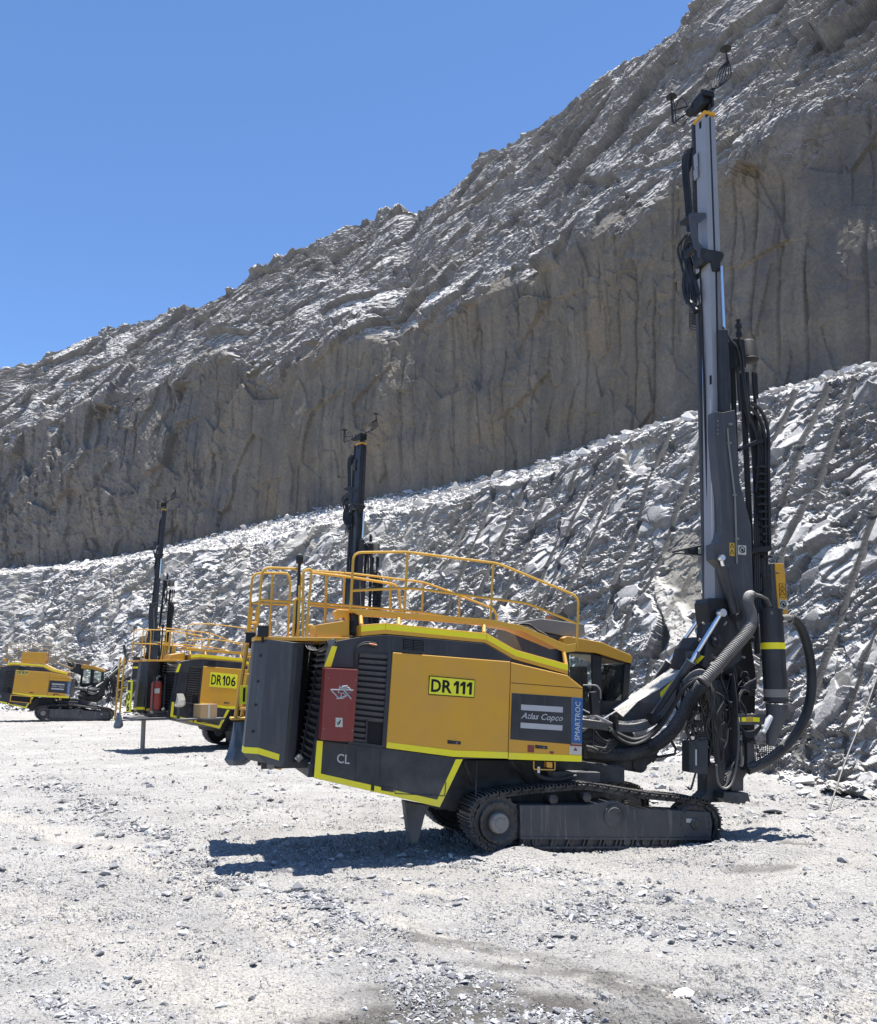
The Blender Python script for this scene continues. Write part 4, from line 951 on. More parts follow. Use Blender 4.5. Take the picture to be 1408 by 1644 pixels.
def build_front(rig):
    # ---------------- boom root and boom
    prism('boom_root', [(936, 1170), (975, 1160), (1010, 1160), (1020, 1185), (1060, 1205), (1045, 1226), (1022, 1240), (1000, 1236), (936, 1225)], -.45, .4, 'black', rig, .015)
    prism('front_bracket', [(940, 1223), (1003, 1231), (1003, 1257), (975, 1255), (940, 1240)], -.7, .6, 'dark', rig, .01)
    m = MB(); c = P(1028, 1228, -.5); m.tube([c, c + Vector((0, .9, 0))], .12, 16); c = P(1052, 1196, -.4); m.tube([c, c + Vector((0, .7, 0))], .09, 14)
    m.tube(TP([(1052, 1216, -.4), (1083, 1211, -.4), (1085, 1202, -.4), (1072, 1180, -.4)]), .022, 6); m.tube(TP([(1047, 1223, -.4), (1055, 1212, -.4)]), .03, 6)
    m.build('boom_pivot', 'black', rig)
    bo = MB()
    top = [(985, 1139), (1030, 1108), (1072, 1079), (1112, 1046), (1120, 1028)]; low = [(1000, 1151), (1024, 1126), (1062, 1104), (1092, 1082), (1122, 1044)]
    bot = [(1003, 1158), (1040, 1154), (1068, 1134), (1100, 1102), (1135, 1060)]
    Tq = [P(a, b, .05) for a, b in top]; Lq = [P(a, b, -.22) for a, b in low]; Bq = [P(a, b, -.22) for a, b in bot]
    Tf = [Vector((v.x, v.y + .09, v.z)) for v in Tq]; Bf = [Vector((v.x, v.y + .36, v.z)) for v in Bq]
    n = 5; V = Tq + Lq + Bq + Bf + Tf; fs = []
    for s in range(5):
        for i in range(n - 1): fs.append((s * n + i, s * n + i + 1, ((s + 1) % 5) * n + i + 1, ((s + 1) % 5) * n + i))
    fs += [tuple(s * n for s in range(5)), tuple(s * n + n - 1 for s in range(5))[::-1]]
    bo.add(V, fs); boom = bo.build('boom', 'boom', rig, .008)
    m = MB(); addp(m, [(1036, 1132), (1040, 1138), (1062, 1123), (1086, 1096), (1082, 1090), (1060, 1112)], -.232, -.222); m.build('reflective_tape', 'hivis', boom)
    prism('boom_tip', [(1108, 1040), (1122, 1022), (1150, 1040), (1150, 1075), (1128, 1085), (1100, 1072)], -.25, .2, 'black', rig, .01)
    m = MB(); addp(m, [(1116, 1062), (1126, 1052), (1131, 1054), (1120, 1066)], -.27, -.25); m.build('reflective_tape', 'hivis', boom)
    def cyl(a, b, c, y0_, y1_, rb, rr, bmat='dark'):
        A, B_, C_ = P(a[0], a[1], y0_), P(b[0], b[1], (y0_ + y1_) / 2), P(c[0], c[1], y1_)
        m = MB(); d = (B_ - A).normalized(); m.tube([A - d * .02, A, B_, B_ + d * .0001, B_ + d * .03], rb, 16, True, [rb * .7, rb, rb, rb * 1.12, rb * 1.12]); m.tube([A - d * .06 + Vector((0, -.1, 0)), A - d * .06 + Vector((0, .1, 0))], rb * .8, 12)
        o = m.build('hydraulic_cylinder', bmat, rig); m = MB(); m.tube([B_, C_], rr, 14); m.tube([C_ + Vector((0, -.06, 0)), C_ + Vector((0, .06, 0))], rr * 1.7, 12); m.build('piston_rod', 'chrome', o)
    cyl((1052, 1150), (1108.5, 1064), (1158, 984), -.38, -.38, .075, .036, 'boom')
    cyl((1050, 1098), (1073, 1065), (1128, 986), .3, .3, .07, .033, 'boom')
    cyl((1180, 985), (1162, 912), (1157, 896), -.36, -.36, .075, .028)
    # ---------------- mast
    mast = bpy.data.objects.new('mast', None); COL.objects.link(mast); mast.parent = rig
    B = prism('feed_beam', [(1131, 181), (1148, 190), (1157, 409), (1159, 600), (1163, 900), (1166, 1215), (1149, 1215), (1147, 870), (1143, 560), (1137, 400)], -.1, .19, 'beam', mast, .006)
    m = MB(); addp(m, [(1139, 188), (1141, 188), (1149, 409), (1146.5, 409)], -.108, -.1); addp(m, [(1148.5, 425), (1151, 425), (1157, 720), (1154, 720)], -.108, -.1); m.build('beam_groove', 'black', B)
    prism('beam_slot', [(1139.5, 603), (1142.5, 602), (1143, 616), (1140, 618)], -.112, -.1, 'void_black', B, .002)
    prism('wear_strip', [(1141, 640), (1144.5, 700), (1156.5, 735), (1157, 855), (1149, 872), (1144, 872)], -.125, -.1, 'silver', B, .003)
    a = P(1131, 181, -.1); m = MB(); m.box((a.x - .03, -.14, a.z - .03), (a.x + .2, .22, a.z + .02)); m.build('beam_cap', 'yellow', B, .006)
    m = MB(); aa = P(1122, 199, .03); m.box((a.x - .008, .0, aa.z - .22), (a.x, .07, aa.z)); m.build('beam_slot', 'void_black', B)
    def rod(pts, r, mat='black', n=8, name='guide_rod', par=mast):
        m = MB(); m.tube(TP(pts), r, n); return m.build(name, mat, par)
    rod([(1113.5, 200, .22), (1121.5, 528, .22), (1132, 959, .22), (1136, 1180, .22)], .045, 'grey')
    rod([(1118, 200, .16), (1127, 528, .16), (1137, 959, .16), (1140, 1180, .16)], .013, 'chrome')
    rod([(1123, 430, .1), (1130, 600, .1), (1141, 959, .1)], .02, 'black')
    # feed cylinder on the right edge
    rod([(1158.5, 428, -.18), (1163, 530, -.18)], .03, 'chrome', 12, 'piston_rod')
    prism('feed_cylinder', [(1157.5, 528), (1169, 529), (1172, 600), (1174, 660), (1160, 660)], -.24, -.12, 'dark', mast, .012)
    # support cradle
    cr = prism('cradle_beam', [(1148, 660), (1160, 662), (1180, 658), (1188, 774), (1206, 844), (1209, 930), (1211, 1010), (1186, 1012), (1162, 912), (1146, 898), (1145, 873), (1153, 870), (1159, 853), (1158, 800), (1153, 763), (1148, 700)], -.32, -.11, 'grey', mast, .01)
    m = MB(); m.tube(TP([(1168, 688, -.34), (1170, 715, -.34), (1180, 800, -.34), (1182, 868, -.34), (1183, 905, -.34)]), .016, 6)
    for q in ((1173, 681), (1171, 711), (1179, 795), (1183, 865)): c = P(q[0], q[1], -.345); m.box((c.x - .03, -.365, c.z - .015), (c.x + .03, -.32, c.z + .015))
    for i in range(4):
        c = P(1152, 676 + i * 7, -.33); m.tube([c, c + Vector((0, -.012, 0))], .012, 6)
    m.build('pipe_run', 'hub', cr)
    s1 = prism('warning_sticker', [(1171, 871), (1179.5, 872), (1179.5, 893), (1171.5, 892)], -.327, -.32, 'amber', cr, .001)
    m = MB()
    for z in (876, 886): m.tube(TP([(1175, z - 3, -.329), (1178, z + 3, -.329), (1172.5, z + 3, -.329), (1175, z - 3, -.329)]), .005, 4)
    m.build('sticker_print', 'ink', s1)
    def hand_sign(par, cx, cy, y, rr, w, h):
        s = prism('warning_sticker', [(cx - w, cy - h), (cx + w, cy - h + 1), (cx + w, cy + h + 1), (cx - w, cy + h)], y, y + .006, 'paper', par, .001)
        m = MB(); c = P(cx, cy, y - .003); k = 20
        m.tube([c + Vector((math.cos(2 * math.pi * i / k), 0, math.sin(2 * math.pi * i / k))) * rr for i in range(k + 1)], .007, 4)
        m.tube([c + Vector((-.7, 0, .7)) * rr, c + Vector((.7, 0, -.7)) * rr], .007, 4); m.tube([c + Vector((0, 0, -.6)) * rr, c + Vector((.05, 0, .3)) * rr], .016, 5); m.build('sticker_print', 'ink', s)
    hand_sign(cr, 1191.5, 882.5, -.327, .05, 6.5, 7.5)
    # collars / carriage on the upper beam
    prism('beam_collar', [(1127, 397), (1137, 400), (1160, 404), (1163, 410), (1160, 417), (1157, 421), (1157, 434), (1146, 434), (1143, 420), (1130, 421), (1126, 414)], -.15, .12, 'black', mast, .008)
    prism('hose_carriage', [(1107, 343), (1112, 341), (1133, 341), (1134, 349), (1125, 357), (1119, 358), (1122, 388), (1129, 396), (1130, 414), (1122, 412), (1120, 402), (1115, 396), (1110, 375), (1107, 352)], -.13, -.10, 'grey', mast, .006)
    m = MB()
    for q in ([(1107, 343), (1117, 343), (1117, 349), (1107, 349)], [(1113, 392), (1122, 392), (1122, 400), (1113, 400)]): addp(m, q, -.10, .2)
    m.build('carriage_arm', 'black', mast)
    m = MB()
    for k in range(5):
        o = k * 2.1; m.tube(smoothp(TP([(1104 + o * .8, 372, .3 - k * .04), (1101 + o, 330, .3 - k * .04), (1096 + o, 270, .3 - k * .04), (1098 + o, 250, .3 - k * .04), (1105 + o * .6, 238, .3 - k * .04), (1112, 238 + k, .25)])), .019, 6)
    hs = m.build('hose_bundle', 'hose', mast)
    prism('hose_pulley', [(1098, 262), (1100, 247), (1108, 237), (1115, 236), (1113, 262), (1107, 277)], .22, .26, 'black', mast, .004)
    m = MB()
    for (a_, b_) in (((1109, 254), (1113, 275)), ((1109, 278), (1114, 292)), ((1112, 418), (1116, 442)), ((1116, 452), (1120, 490))):
        A_ = P(a_[0], a_[1], .12); C_ = P(b_[0], b_[1], .12); m.box((min(A_.x, C_.x), .1, min(A_.z, C_.z)), (max(A_.x, C_.x), .22, max(A_.z, C_.z)))
    m.build('hose_clamp', 'beam', mast, .006)
    m = MB(); r_ = random.Random(8)
    for k in range(13):
        x = 1092 + k * 1.6; y_ = .35 - k * .02
        m.tube(smoothp(TP([(x + 8, 380 + r_.uniform(-6, 6), y_), (x + r_.uniform(-6, 2), 400 + r_.uniform(-8, 8), y_ + .05), (x + r_.uniform(-3, 5), 425 + r_.uniform(-8, 8), y_), (x + 6, 450, y_ - .03), (x + 10 + r_.uniform(-2, 4), 480 + r_.uniform(-8, 8), y_ - .1)])), r_.choice([.012, .018, .024]), 6)
    m.tube(smoothp(TP([(1104, 430, .3), (1099, 450, .32), (1101, 475, .3), (1112, 492, .2), (1118, 500, .15)])), .05, 8)
    m.build('hose_bundle', 'hose', mast)
    m = MB()
    for k in range(7):
        z = 497 + k * 4; m.tube(smoothp(TP([(1121, z, .2), (1109, z - 2, .22), (1107, z + 4, .24), (1112, z + 8, .24), (1122, z + 9, .2)]), 4), .009, 5)
    m.build('coiled_cable', 'hose', mast)
    # ---------------- crown with two receiver discs
    m = MB(); c = P(1122, 168, .05); m.tube([c + Vector((0, -.2, 0)), c + Vector((0, .2, 0))], .11, 16); c = P(1131, 162, .0); m.box((c.x - .15, -.14, c.z - .17), (c.x - .11, .2, c.z + .07)); m.box((c.x + .06, -.14, c.z - .17), (c.x + .10, .2, c.z + .09)); m.box((c.x - .15, -.16, c.z + .0), (c.x + .1, -.12, c.z + .1))
    m.tube(TP([(1140, 168, -.1), (1139, 178, -.1), (1133, 188, -.1)]), .02, 6); c = P(1112, 176, .1); m.tube([c + Vector((0, -.1, 0)), c + Vector((0, .1, 0))], .09, 14)
    crown = m.build('crown_pulley', 'black', mast, .004)
    def disc(px_, py_, y, r):
        m = MB(); c = P(px_, py_, y); m.tube([c + Vector((0, 0, z)) for z in (-.03, -.02, -.015, .0, .02, .04)], 0, 20, True, [.02, r * .35, r, r, r * .5, r * .2])
        m.tube([c + Vector((0, 0, z)) for z in (.035, .06, .065)], 0, 10, True, [.03, .03, .005]); return m.build('receiver_disc', 'black', crown)
    disc(1078, 155, .1, .10); disc(1165, 78, -.1, .10)
    m = MB(); m.tube(TP([(1078, 158, .1), (1080, 195, .1), (1083, 198, .1)]), .022, 6); m.tube(TP([(1080, 178, .1), (1106, 170, .1)]), .016, 6); m.tube(TP([(1082, 197, .1), (1103, 182, .1)]), .016, 6)
    m.tube(smoothp(TP([(1081, 160, .12), (1084, 176, .13), (1086, 196, .14), (1095, 200, .12), (1104, 190, .1)])), .01, 5); m.tube(smoothp(TP([(1086, 172, .1), (1089, 162, .1), (1096, 158, .1), (1102, 166, .1), (1103, 174, .1)])), .010, 5)
    m.tube(TP([(1166, 82, -.1), (1168, 104, -.1)]), .018, 6); m.tube(TP([(1113, 164, 0), (1123, 157, -.05), (1150, 138, -.1)]), .018, 6)
    for k in range(7):
        o = k * 3.4; m.tube(smoothp(TP([(1168, 92 + k, -.1), (1173 - o * 1.1, 112 + k * .6, -.1 + k * .02), (1172 - o * 1.3, 124 + k, -.1 + k * .02), (1158 - o * .7, 137 + k * .6, -.1), (1147 - k * .4, 143, -.1), (1134, 155, -.05)])), .010, 5)
    m.build('receiver_arm', 'black', crown)
    # ---------------- rotation head, rods, hoses beside the beam
    m = MB(); c = P(1201, 560, -.05); m.tube([c + Vector((0, 0, z)) for z in (.14, .14, .10, -.16, -.2, -.24)], 0, 18, True, [.03, .11, .14, .15, .17, .10])
    c = P(1184, 560, -.1); m.box((c.x - .14, -.22, c.z - .36), (c.x + .06, .1, c.z + .12))
    c = P(1186, 530, -.1); m.tube([c + Vector((0, 0, z)) for z in (-.12, -.11, -.04, -.03, .03, .04, .10, .11, .17, .18)], 0, 10, True, [.05, .05, .05, .035, .035, .055, .055, .03, .03, .05])
    m.build('rotation_head', 'black', mast, 0)
    m = MB()
    for q, r in (([(1176, 590, -.05), (1183, 800, -.05), (1200, 1000, -.05)], .045), ([(1192, 600, .1), (1206, 900, .1), (1216, 1050, .1)], .05), ([(1209, 598, -.05), (1220, 760, -.05), (1226, 930, -.05)], .028), ([(1184, 590, -.2), (1189, 660, -.2)], .03), ([(1199, 598, -.2), (1202, 668, -.2)], .035), ([(1213, 600, 0), (1215, 640, 0)], .03)): m.tube(TP(q), r, 8)
    m.build('drill_rod', 'black', mast)
    m = MB()
    m.tube(smoothp(TP([(1203, 646, -.2), (1218, 655, -.2), (1229, 675, -.2), (1234, 705, -.2), (1234, 760, -.2), (1235, 830, -.2), (1236, 880, -.2)])), .028, 8)
    m.tube(smoothp(TP([(1200, 652, -.15), (1214, 664, -.15), (1224, 685, -.15), (1229, 715, -.15), (1229, 790, -.15), (1230, 880, -.15)])), .028, 8)
    m.tube(smoothp(TP([(1195, 655, -.1), (1205, 672, -.1), (1214, 700, -.1), (1218, 730, -.1), (1216, 770, -.1), (1214, 790, -.1)])), .02, 7)
    m.tube(smoothp(TP([(1160, 525, -.2), (1172, 545, -.2), (1184, 560, -.25), (1190, 590, -.25), (1197, 640, -.25), (1204, 680, -.2)])), .02, 7)
    m.tube(smoothp(TP([(1186, 540, -.25), (1192, 575, -.25), (1196, 610, -.28), (1201, 650, -.25)])), .018, 7)
    for k in range(7):
        x = 1206 + k * 3.2; m.tube(smoothp(TP([(x - 10, 655 + k * 3, .0), (x, 705, -.02 * k), (x + 5, 780, -.02 * k), (x + 6, 860, -.1), (x + 6, 930, -.1), (x + 4, 985, -.1)])), .022, 6)
    m.build('hose_bundle', 'hose', mast)
    m = MB()
    for k in range(13):
        t = 750 + k * 12; c = P(1223 + k * .5, t, -.15); m.box((c.x - .07, -.2, c.z - .018), (c.x + .09, -.08, c.z + .018))
    for q in ([(1188, 720), (1215, 706), (1226, 704), (1226, 710), (1215, 713), (1189, 724)], [(1208, 880), (1236, 876), (1237, 885), (1208, 887)]): addp(m, q, -.28, -.05)
    m.build('hose_clamp', 'black', mast)
    m = MB(); c = P(1227, 935, -.1)
    for z0_, z1_, r in ((.75, .45, .05), (.45, .38, .08), (.38, .15, .06), (.15, -.05, .10), (-.05, -.4, .075), (-.4, -.5, .10)): m.tube([c + Vector((0, 0, z0_ - .3)), c + Vector((0, 0, z1_ - .3))], r, 14)
    m.build('drill_hammer', 'black', mast)
    m = MB(); m.tube(TP([(1150, 871, .2), (1079, 886, .2)]), .02, 6); m.tube(TP([(1132, 891, .2), (1084, 888, .2)]), .016, 6); c = P(1086, 890, .2); m.box((c.x - .05, .15, c.z - .05), (c.x + .06, .25, c.z + .03)); c = P(1106, 887, .2); m.box((c.x - .03, .16, c.z - .07), (c.x + .02, .24, c.z + .07)); m.build('side_bracket', 'black', mast)
    # ---------------- lower mast
    prism('cradle_head', [(1134, 968), (1138, 960), (1164, 960), (1172, 972), (1170, 1000), (1150, 1010), (1138, 1000)], -.25, .1, 'black', mast, .02)
    prism('lower_mast_body', [(1134, 985), (1200, 985), (1214, 1080), (1212, 1200), (1150, 1215), (1140, 1150), (1126, 1090)], -.12, .12, 'black', mast, .02)
    prism('pivot_plate', [(1140, 1000), (1170, 985), (1195, 1015), (1190, 1060), (1155, 1085), (1128, 1070)], -.28, -.1, 'dark', mast, .015)
    m = MB()
    for px_, py_, r in ((1151, 1030, .1), (1184, 985, .08), (1160, 1056, .06), (1178, 1040, .05), (1146, 1108, .08)):
        c = P(px_, py_, -.3); m.tube([c + Vector((0, -.03, 0)), c + Vector((0, .06, 0))], r, 16); m.tube([c + Vector((0, -.05, 0)), c + Vector((0, .0, 0))], r * .45, 10)
    m.build('pivot_pin', 'dark', mast)
    gp = prism('rod_guard', [(1244, 904), (1259, 905), (1266, 989), (1250, 988)], -.12, .05, 'yellow', mast, .006)
    prism('guard_edge', [(1237, 905), (1244, 904), (1250, 988), (1241, 988)], -.10, .1, 'grey', mast, .006)
    hand_sign(gp, 1257.5, 970, -.127, .05, 6, 7.5)
    m = MB()
    for z in (945, 953): m.tube(TP([(1256, z - 5, -.125), (1260, z + 2, -.125), (1252.5, z + 2, -.125), (1256, z - 5, -.125)]), .005, 4)
    m.tube(TP([(1251, 937, -.125), (1261, 938, -.125), (1262, 960, -.125), (1252, 959, -.125), (1251, 937, -.125)]), .004, 4); m.build('sticker_print', 'ink', gp)
    m = MB(); m.tube(TP([(1246, 919, -.14), (1251, 920, -.16)]), .014, 6); m.build('guard_latch', 'black', gp)
    # cyclone dust hood
    a, b = P(1237, 978, -.5), P(1246.5, 1126, -.5); d = (b - a).normalized(); Lc = (b - a).length
    m = MB(); m.tube([a, a + d * .001, a + d * .03, a + d * .031, a + d * (Lc * .97), a + d * (Lc * .971), a + d * Lc, a + d * (Lc + .03)], 0, 28, True, [.15, .185, .185, .175, .178, .19, .19, .15])
    cy = m.build('suction_cyclone', 'dark', rig)
    m = MB(); m.tube([a + d * Lc * .37, a + d * Lc * .37001, a + d * Lc * .44, a + d * Lc * .44001], 0, 28, True, [.17, .182, .182, .17]); m.build('reflective_tape', 'hivis', cy)
    m = MB(); m.tube([a + d * Lc * .87, a + d * Lc * .8701, a + d * Lc * .955, a + d * Lc * .956], 0, 28, True, [.17, .183, .183, .17]); m.build('flange_ring', 'hub', cy)
    m = MB(); c1 = P(1247, 1131, -.5); m.tube([c1, P(1247, 1140, -.5), P(1243, 1165, -.5), P(1240, 1180, -.5)], 0, 24, True, [.165, .16, .12, .095]); m.tube(TP([(1240, 1178, -.5), (1237, 1197, -.5)]), 0, 20, True, [.095, .06])
    m.build('cyclone_cone', 'grey', cy)
    m = MB(); m.tube(TP([(1238, 1150, -.7), (1234, 1156, -.7), (1229, 1170, -.7)]), 0, 14, True, [.035, .045, .035]); m.tube(TP([(1229, 1170, -.7), (1226, 1176, -.7)]), .03, 10); m.build('nozzle', 'whiteink', cy)
    m = MB(); m.tube(TP([(1255, 992, -.5), (1264, 991, -.5), (1272, 993, -.5)]), .05, 12); c = P(1269, 993, -.5); m.tube([c, c + Vector((.05, 0, -.01))], .07, 12); m.build('pipe_elbow', 'hub', cy)
    m = MB(); c = P(1239, 984, -.69); m.tube([c + Vector((math.cos(t / 8 * 6.283), 0, math.sin(t / 8 * 6.283))) * .02 for t in range(9)], .005, 4); m.build('lifting_eye', 'hub', cy)
    def ribbed(name, pts, r, mat, par, rib=.006, pitch=.022):
        q = smoothp(TP(pts), 10); L = [0]
        for u, v in zip(q, q[1:]): L.append(L[-1] + (v - u).length)
        k = int(L[-1] / (pitch / 2)); out = []; j = 0
        for i in range(k + 1):
            s = L[-1] * i / k
            while j < len(L) - 2 and L[j + 1] < s: j += 1
            out.append(q[j].lerp(q[j + 1], min(1, (s - L[j]) / max(L[j + 1] - L[j], 1e-9))))
        m = MB(); m.tube(out, r, 16, True, [r + (rib if i % 2 else -rib) for i in range(len(out))]); return m.build(name, mat, par)
    ribbed('suction_hose', [(1270, 992, -.5), (1281, 1000, -.5), (1291, 1020, -.5), (1299, 1050, -.5), (1303, 1084, -.5), (1301, 1120, -.5), (1292, 1152, -.48), (1275, 1182, -.45), (1252, 1206, -.4), (1228, 1224, -.35), (1200, 1236, -.3)], .075, 'hose', rig, .002, .03)
    ribbed('suction_hose', [(940, 1207, -.55), (975, 1212, -.6), (1010, 1211, -.62), (1045, 1200, -.62), (1075, 1178, -.6), (1095, 1150, -.6), (1108, 1125, -.62), (1128, 1097, -.65)], .10, 'hose', rig, .006, .028)
    ribbed('suction_hose', [(1128, 1097, -.65), (1150, 1072, -.68), (1175, 1043, -.7), (1194, 1022, -.7), (1205, 1006, -.68)], .088, 'hosep', rig, .006, .03)
    m = MB(); m.tube(smoothp(TP([(1203, 1010, -.68), (1207, 1000, -.68), (1206, 985, -.66), (1201, 968, -.64), (1203, 957, -.62), (1208, 953, -.6), (1214, 957, -.58)])), 0, 16, True, [.085] * 25 + [.08, .072, .066, .06, .052, .045, .04, .036, .032, .03, .03, .03]); m.tube(TP([(1208, 953, -.6), (1222, 957, -.55), (1231, 962, -.5), (1237, 974, -.5)]), .026, 8); m.build('white_duct', 'hosep', rig)
    m = MB()
    for px_, py_ in ((1131, 1094), (1150, 1072)):
        a1 = P(px_, py_, -.66); d1 = (P(1150, 1072, -.68) - P(1128, 1097, -.65)).normalized(); m.tube([a1 - d1 * .02, a1 + d1 * .02], .105, 16)
    m.build('hose_clamp', 'hosep', rig)
    # hydraulic hoses sagging from the body to the boom, up and down the boom
    m = MB(); r_ = random.Random(11)
    for k in range(4):
        z = k * 3.4
        m.tube(smoothp(TP([(934, 1156 + z, -.9), (960, 1159 + z, -.75), (990, 1163 + z, -.6), (1020, 1163 + z, -.5), (1048, 1154 + z, -.48), (1066, 1138 + z, -.48), (1084, 1112 + z, -.5), (1104, 1086 + z, -.5), (1120, 1076 + z * .6, -.5), (1132, 1080 + z, -.45), (1138, 1105, -.4)])), .018, 7)
    m.build('hose_bundle', 'hosep', rig)
    m = MB()
    for k in range(12):
        z = r_.uniform(-4, 4); y_ = -.45 - r_.uniform(0, .25); s_ = r_.uniform(0, 18)
        m.tube(smoothp(TP([(975 + s_ * .3, 1168 + z, y_), (998, 1180 + z + s_ * .3, y_), (1020, 1187 + z + s_ * .2, y_), (1045, 1178 + z, y_), (1065, 1158 + z, y_), (1082, 1130 + z, y_), (1098, 1105 + z * .6, y_), (1112, 1092 + z, y_), (1126, 1092, y_ + .05), (1138 + z, 1120 + s_, y_ + .1)])), r_.choice([.014, .02, .026]), 6)
    for k in range(6):
        z = k * 5; m.tube(smoothp(TP([(936, 1175 + z, -.7), (950, 1172 + z + r_.uniform(-5, 5), -.75), (962, 1182 + z, -.8), (975, 1190 + z * .7, -.75), (992, 1185 + z * .3, -.6)])), .014, 6)
    m.tube(round_rail(TP([(953, 1170, -.85), (952, 1198, -.85), (973, 1202, -.85), (979, 1186, -.85)]), .05), .014, 6)
    m.build('hose_bundle', 'hose', rig)
    m = MB()
    for k in range(3): m.tube(TP([(936 + k * 6, 1139 + k * 3, -.8), (965 + k * 3, 1155, -.7), (985 + k * 2, 1164, -.6)]), .009, 5)
    m.tube(TP([(962, 1158, -.7), (988, 1142, -.4)]), .012, 5); m.build('grease_line', 'silver', rig)
    m = MB(); addp(m, [(988, 1148), (993, 1150), (994, 1172), (989, 1172)], -.72, -.5); addp(m, [(1049, 1145), (1057, 1152), (1053, 1164), (1046, 1158)], -.6, -.42); m.build('hose_clamp', 'black', rig, .004)
    # hanging loops at the lower mast
    m = MB()
    for k in range(12):
        x0 = 1126 + k * 2.6; x1 = 1184 - k * 1.3; bt = 1264 - k * 5.0; y_ = -.55 + k * .02
        m.tube(smoothp(TP([(x0 + 8, 1092, y_ + .1), (x0 + 14, 1120, y_), (x0 + 18, 1170, y_), (x0 + 22, 1220, y_), ((x0 + x1) / 2 + 6, bt, y_), (x1 - 2, 1225, y_), (x1, 1180, y_), (x1 - 1, 1130, y_), (x1 - 6 + k, 1080, y_ + .1)])), .013 + .004 * (k % 3), 6)
    for k in range(6):
        x = 1128 + k * 3; m.tube(smoothp(TP([(x, 1085, -.4), (x + 10, 1110, -.45), (x + 13, 1150, -.45), (x + 12, 1190, -.42), (x + 14, 1206, -.4)])), .018, 6)
    for k in range(6):
        m.tube(smoothp(TP([(1160 + k * 2, 1112 + k * 3, -.4), (1172 + k, 1128 + k * 2, -.45), (1184, 1120 + k, -.45), (1196, 1100 + k * 2, -.4), (1214, 1090 + 3 * k, -.35)])), .015, 6)
    for k in range(5): m.tube(smoothp(TP([(1186 + k, 1166, -.45), (1198, 1174 + k * 2, -.5), (1212, 1172 + k * 2, -.5), (1222, 1164 + k, -.45)])), .013, 5)
    for k in range(34):
        x, y_ = r_.uniform(1100, 1200), r_.uniform(1070, 1200); d_ = -.30 - r_.uniform(0, .25)
        q_ = [(x, y_, d_)]
        for _ in range(4): q_.append((q_[-1][0] + r_.uniform(-14, 14), q_[-1][1] + r_.uniform(-6, 32), d_ + r_.uniform(-.04, .04)))
        m.tube(smoothp(TP(q_), 4), r_.choice([.009, .012, .016]), 5)
    for k in range(16):
        x, y_ = r_.uniform(1090, 1150), r_.uniform(1085, 1130)
        m.tube(smoothp(TP([(x, y_, -.5), (x + r_.uniform(-8, 8), y_ + 25, -.55), (x + r_.uniform(-12, 12), y_ + 50, -.5), (x + r_.uniform(0, 20), y_ + 75, -.45)]), 4), r_.choice([.01, .014, .018]), 5)
    m.tube(smoothp(TP([(1211, 1188, -.4), (1217, 1206, -.42), (1222, 1222, -.42), (1214, 1232, -.4), (1202, 1234, -.4)])), .01, 5)
    m.build('hose_bundle', 'hose', rig)
    m = MB(); m.tube(smoothp(TP([(1150, 1228, -.6), (1153, 1256, -.6), (1164, 1266, -.6), (1176, 1256, -.6), (1183, 1225, -.6), (1186, 1180, -.58), (1184, 1150, -.55)])), .017, 8); m.tube(smoothp(TP([(1103, 1128, -.6), (1102, 1155, -.6), (1096, 1172, -.6)])), .02, 7); m.build('pale_hose', 'hosep', rig)
    prism('tape_bar', [(1182, 1146), (1230, 1147), (1230, 1163), (1182, 1164)], -.5, -.3, 'grey', rig, .006)
    m = MB(); addp(m, [(1191, 1151.5), (1198, 1151.5), (1198, 1158.5), (1191, 1158.5)], -.507, -.5); addp(m, [(1209, 1151.5), (1219.5, 1152), (1219.5, 1159), (1209, 1158.5)], -.507, -.5); addp(m, [(1186, 1151.5), (1188, 1151.5), (1188, 1159), (1186, 1159)], -.507, -.5); tb = m.build('reflective_tape', 'hivis', rig)
    prism('sticker', [(1198.5, 1151), (1208.5, 1151), (1208.5, 1159), (1198.5, 1159)], -.508, -.5, 'amber', rig, .001)
    # cages and boxes
    def cage(pl, y, nx, nz):
        A = [P(a_, b_, y) for a_, b_ in pl]; m = MB()
        for i in range(nx + 1): m.tube([A[0].lerp(A[1], i / nx), A[3].lerp(A[2], i / nx)], .006, 4)
        for i in range(nz + 1): m.tube([A[0].lerp(A[3], i / nz), A[1].lerp(A[2], i / nz)], .006, 4)
        return m.build('guard_mesh', 'track', rig)
    cage([(1119, 1156), (1139, 1156), (1139, 1187), (1119, 1186)], -.5, 7, 11); cage([(1213, 1196), (1240, 1194), (1238, 1226), (1213, 1232)], -.3, 9, 11); cage([(1248, 1196), (1254, 1196), (1254, 1238), (1240, 1234)], -.2, 3, 11)
    r_ = random.Random(21)
    for k in range(16):
        x, y_ = r_.uniform(1108, 1206), r_.uniform(1010, 1190); w_, h_ = r_.uniform(4, 11), r_.uniform(4, 12)
        prism('valve_block', [(x, y_), (x + w_, y_ + r_.uniform(-1, 1)), (x + w_, y_ + h_), (x, y_ + h_)], -.36, -.1, r_.choice(['track', 'black', 'grey']), rig, .006)
    m = MB()
    for k in range(26):
        c = P(r_.uniform(1105, 1208), r_.uniform(990, 1200), -.38); m.tube([c, c + Vector((r_.uniform(-.03, .03), -.04, r_.uniform(-.03, .05)))], r_.uniform(.012, .022), 7)
    fm = m; f_ = MB()
    for k in range(8):
        c = P(1104 + k * 12, 1062 + (k % 3) * 26, -.36); f_.tube([c, c + Vector((.0, -.03, .05)), c + Vector((.02, -.05, .1))], .015, 7)
    fm.v += []; SPLIT.update({'hose_fitting'}); fm.build('hose_fitting', 'hub', rig); f_.build('hose_fitting', 'track', rig)
    bx = prism('hydraulic_box', [(1106, 1190), (1137, 1188), (1137, 1244), (1106, 1240)], -.5, -.3, 'dark', rig, .012)
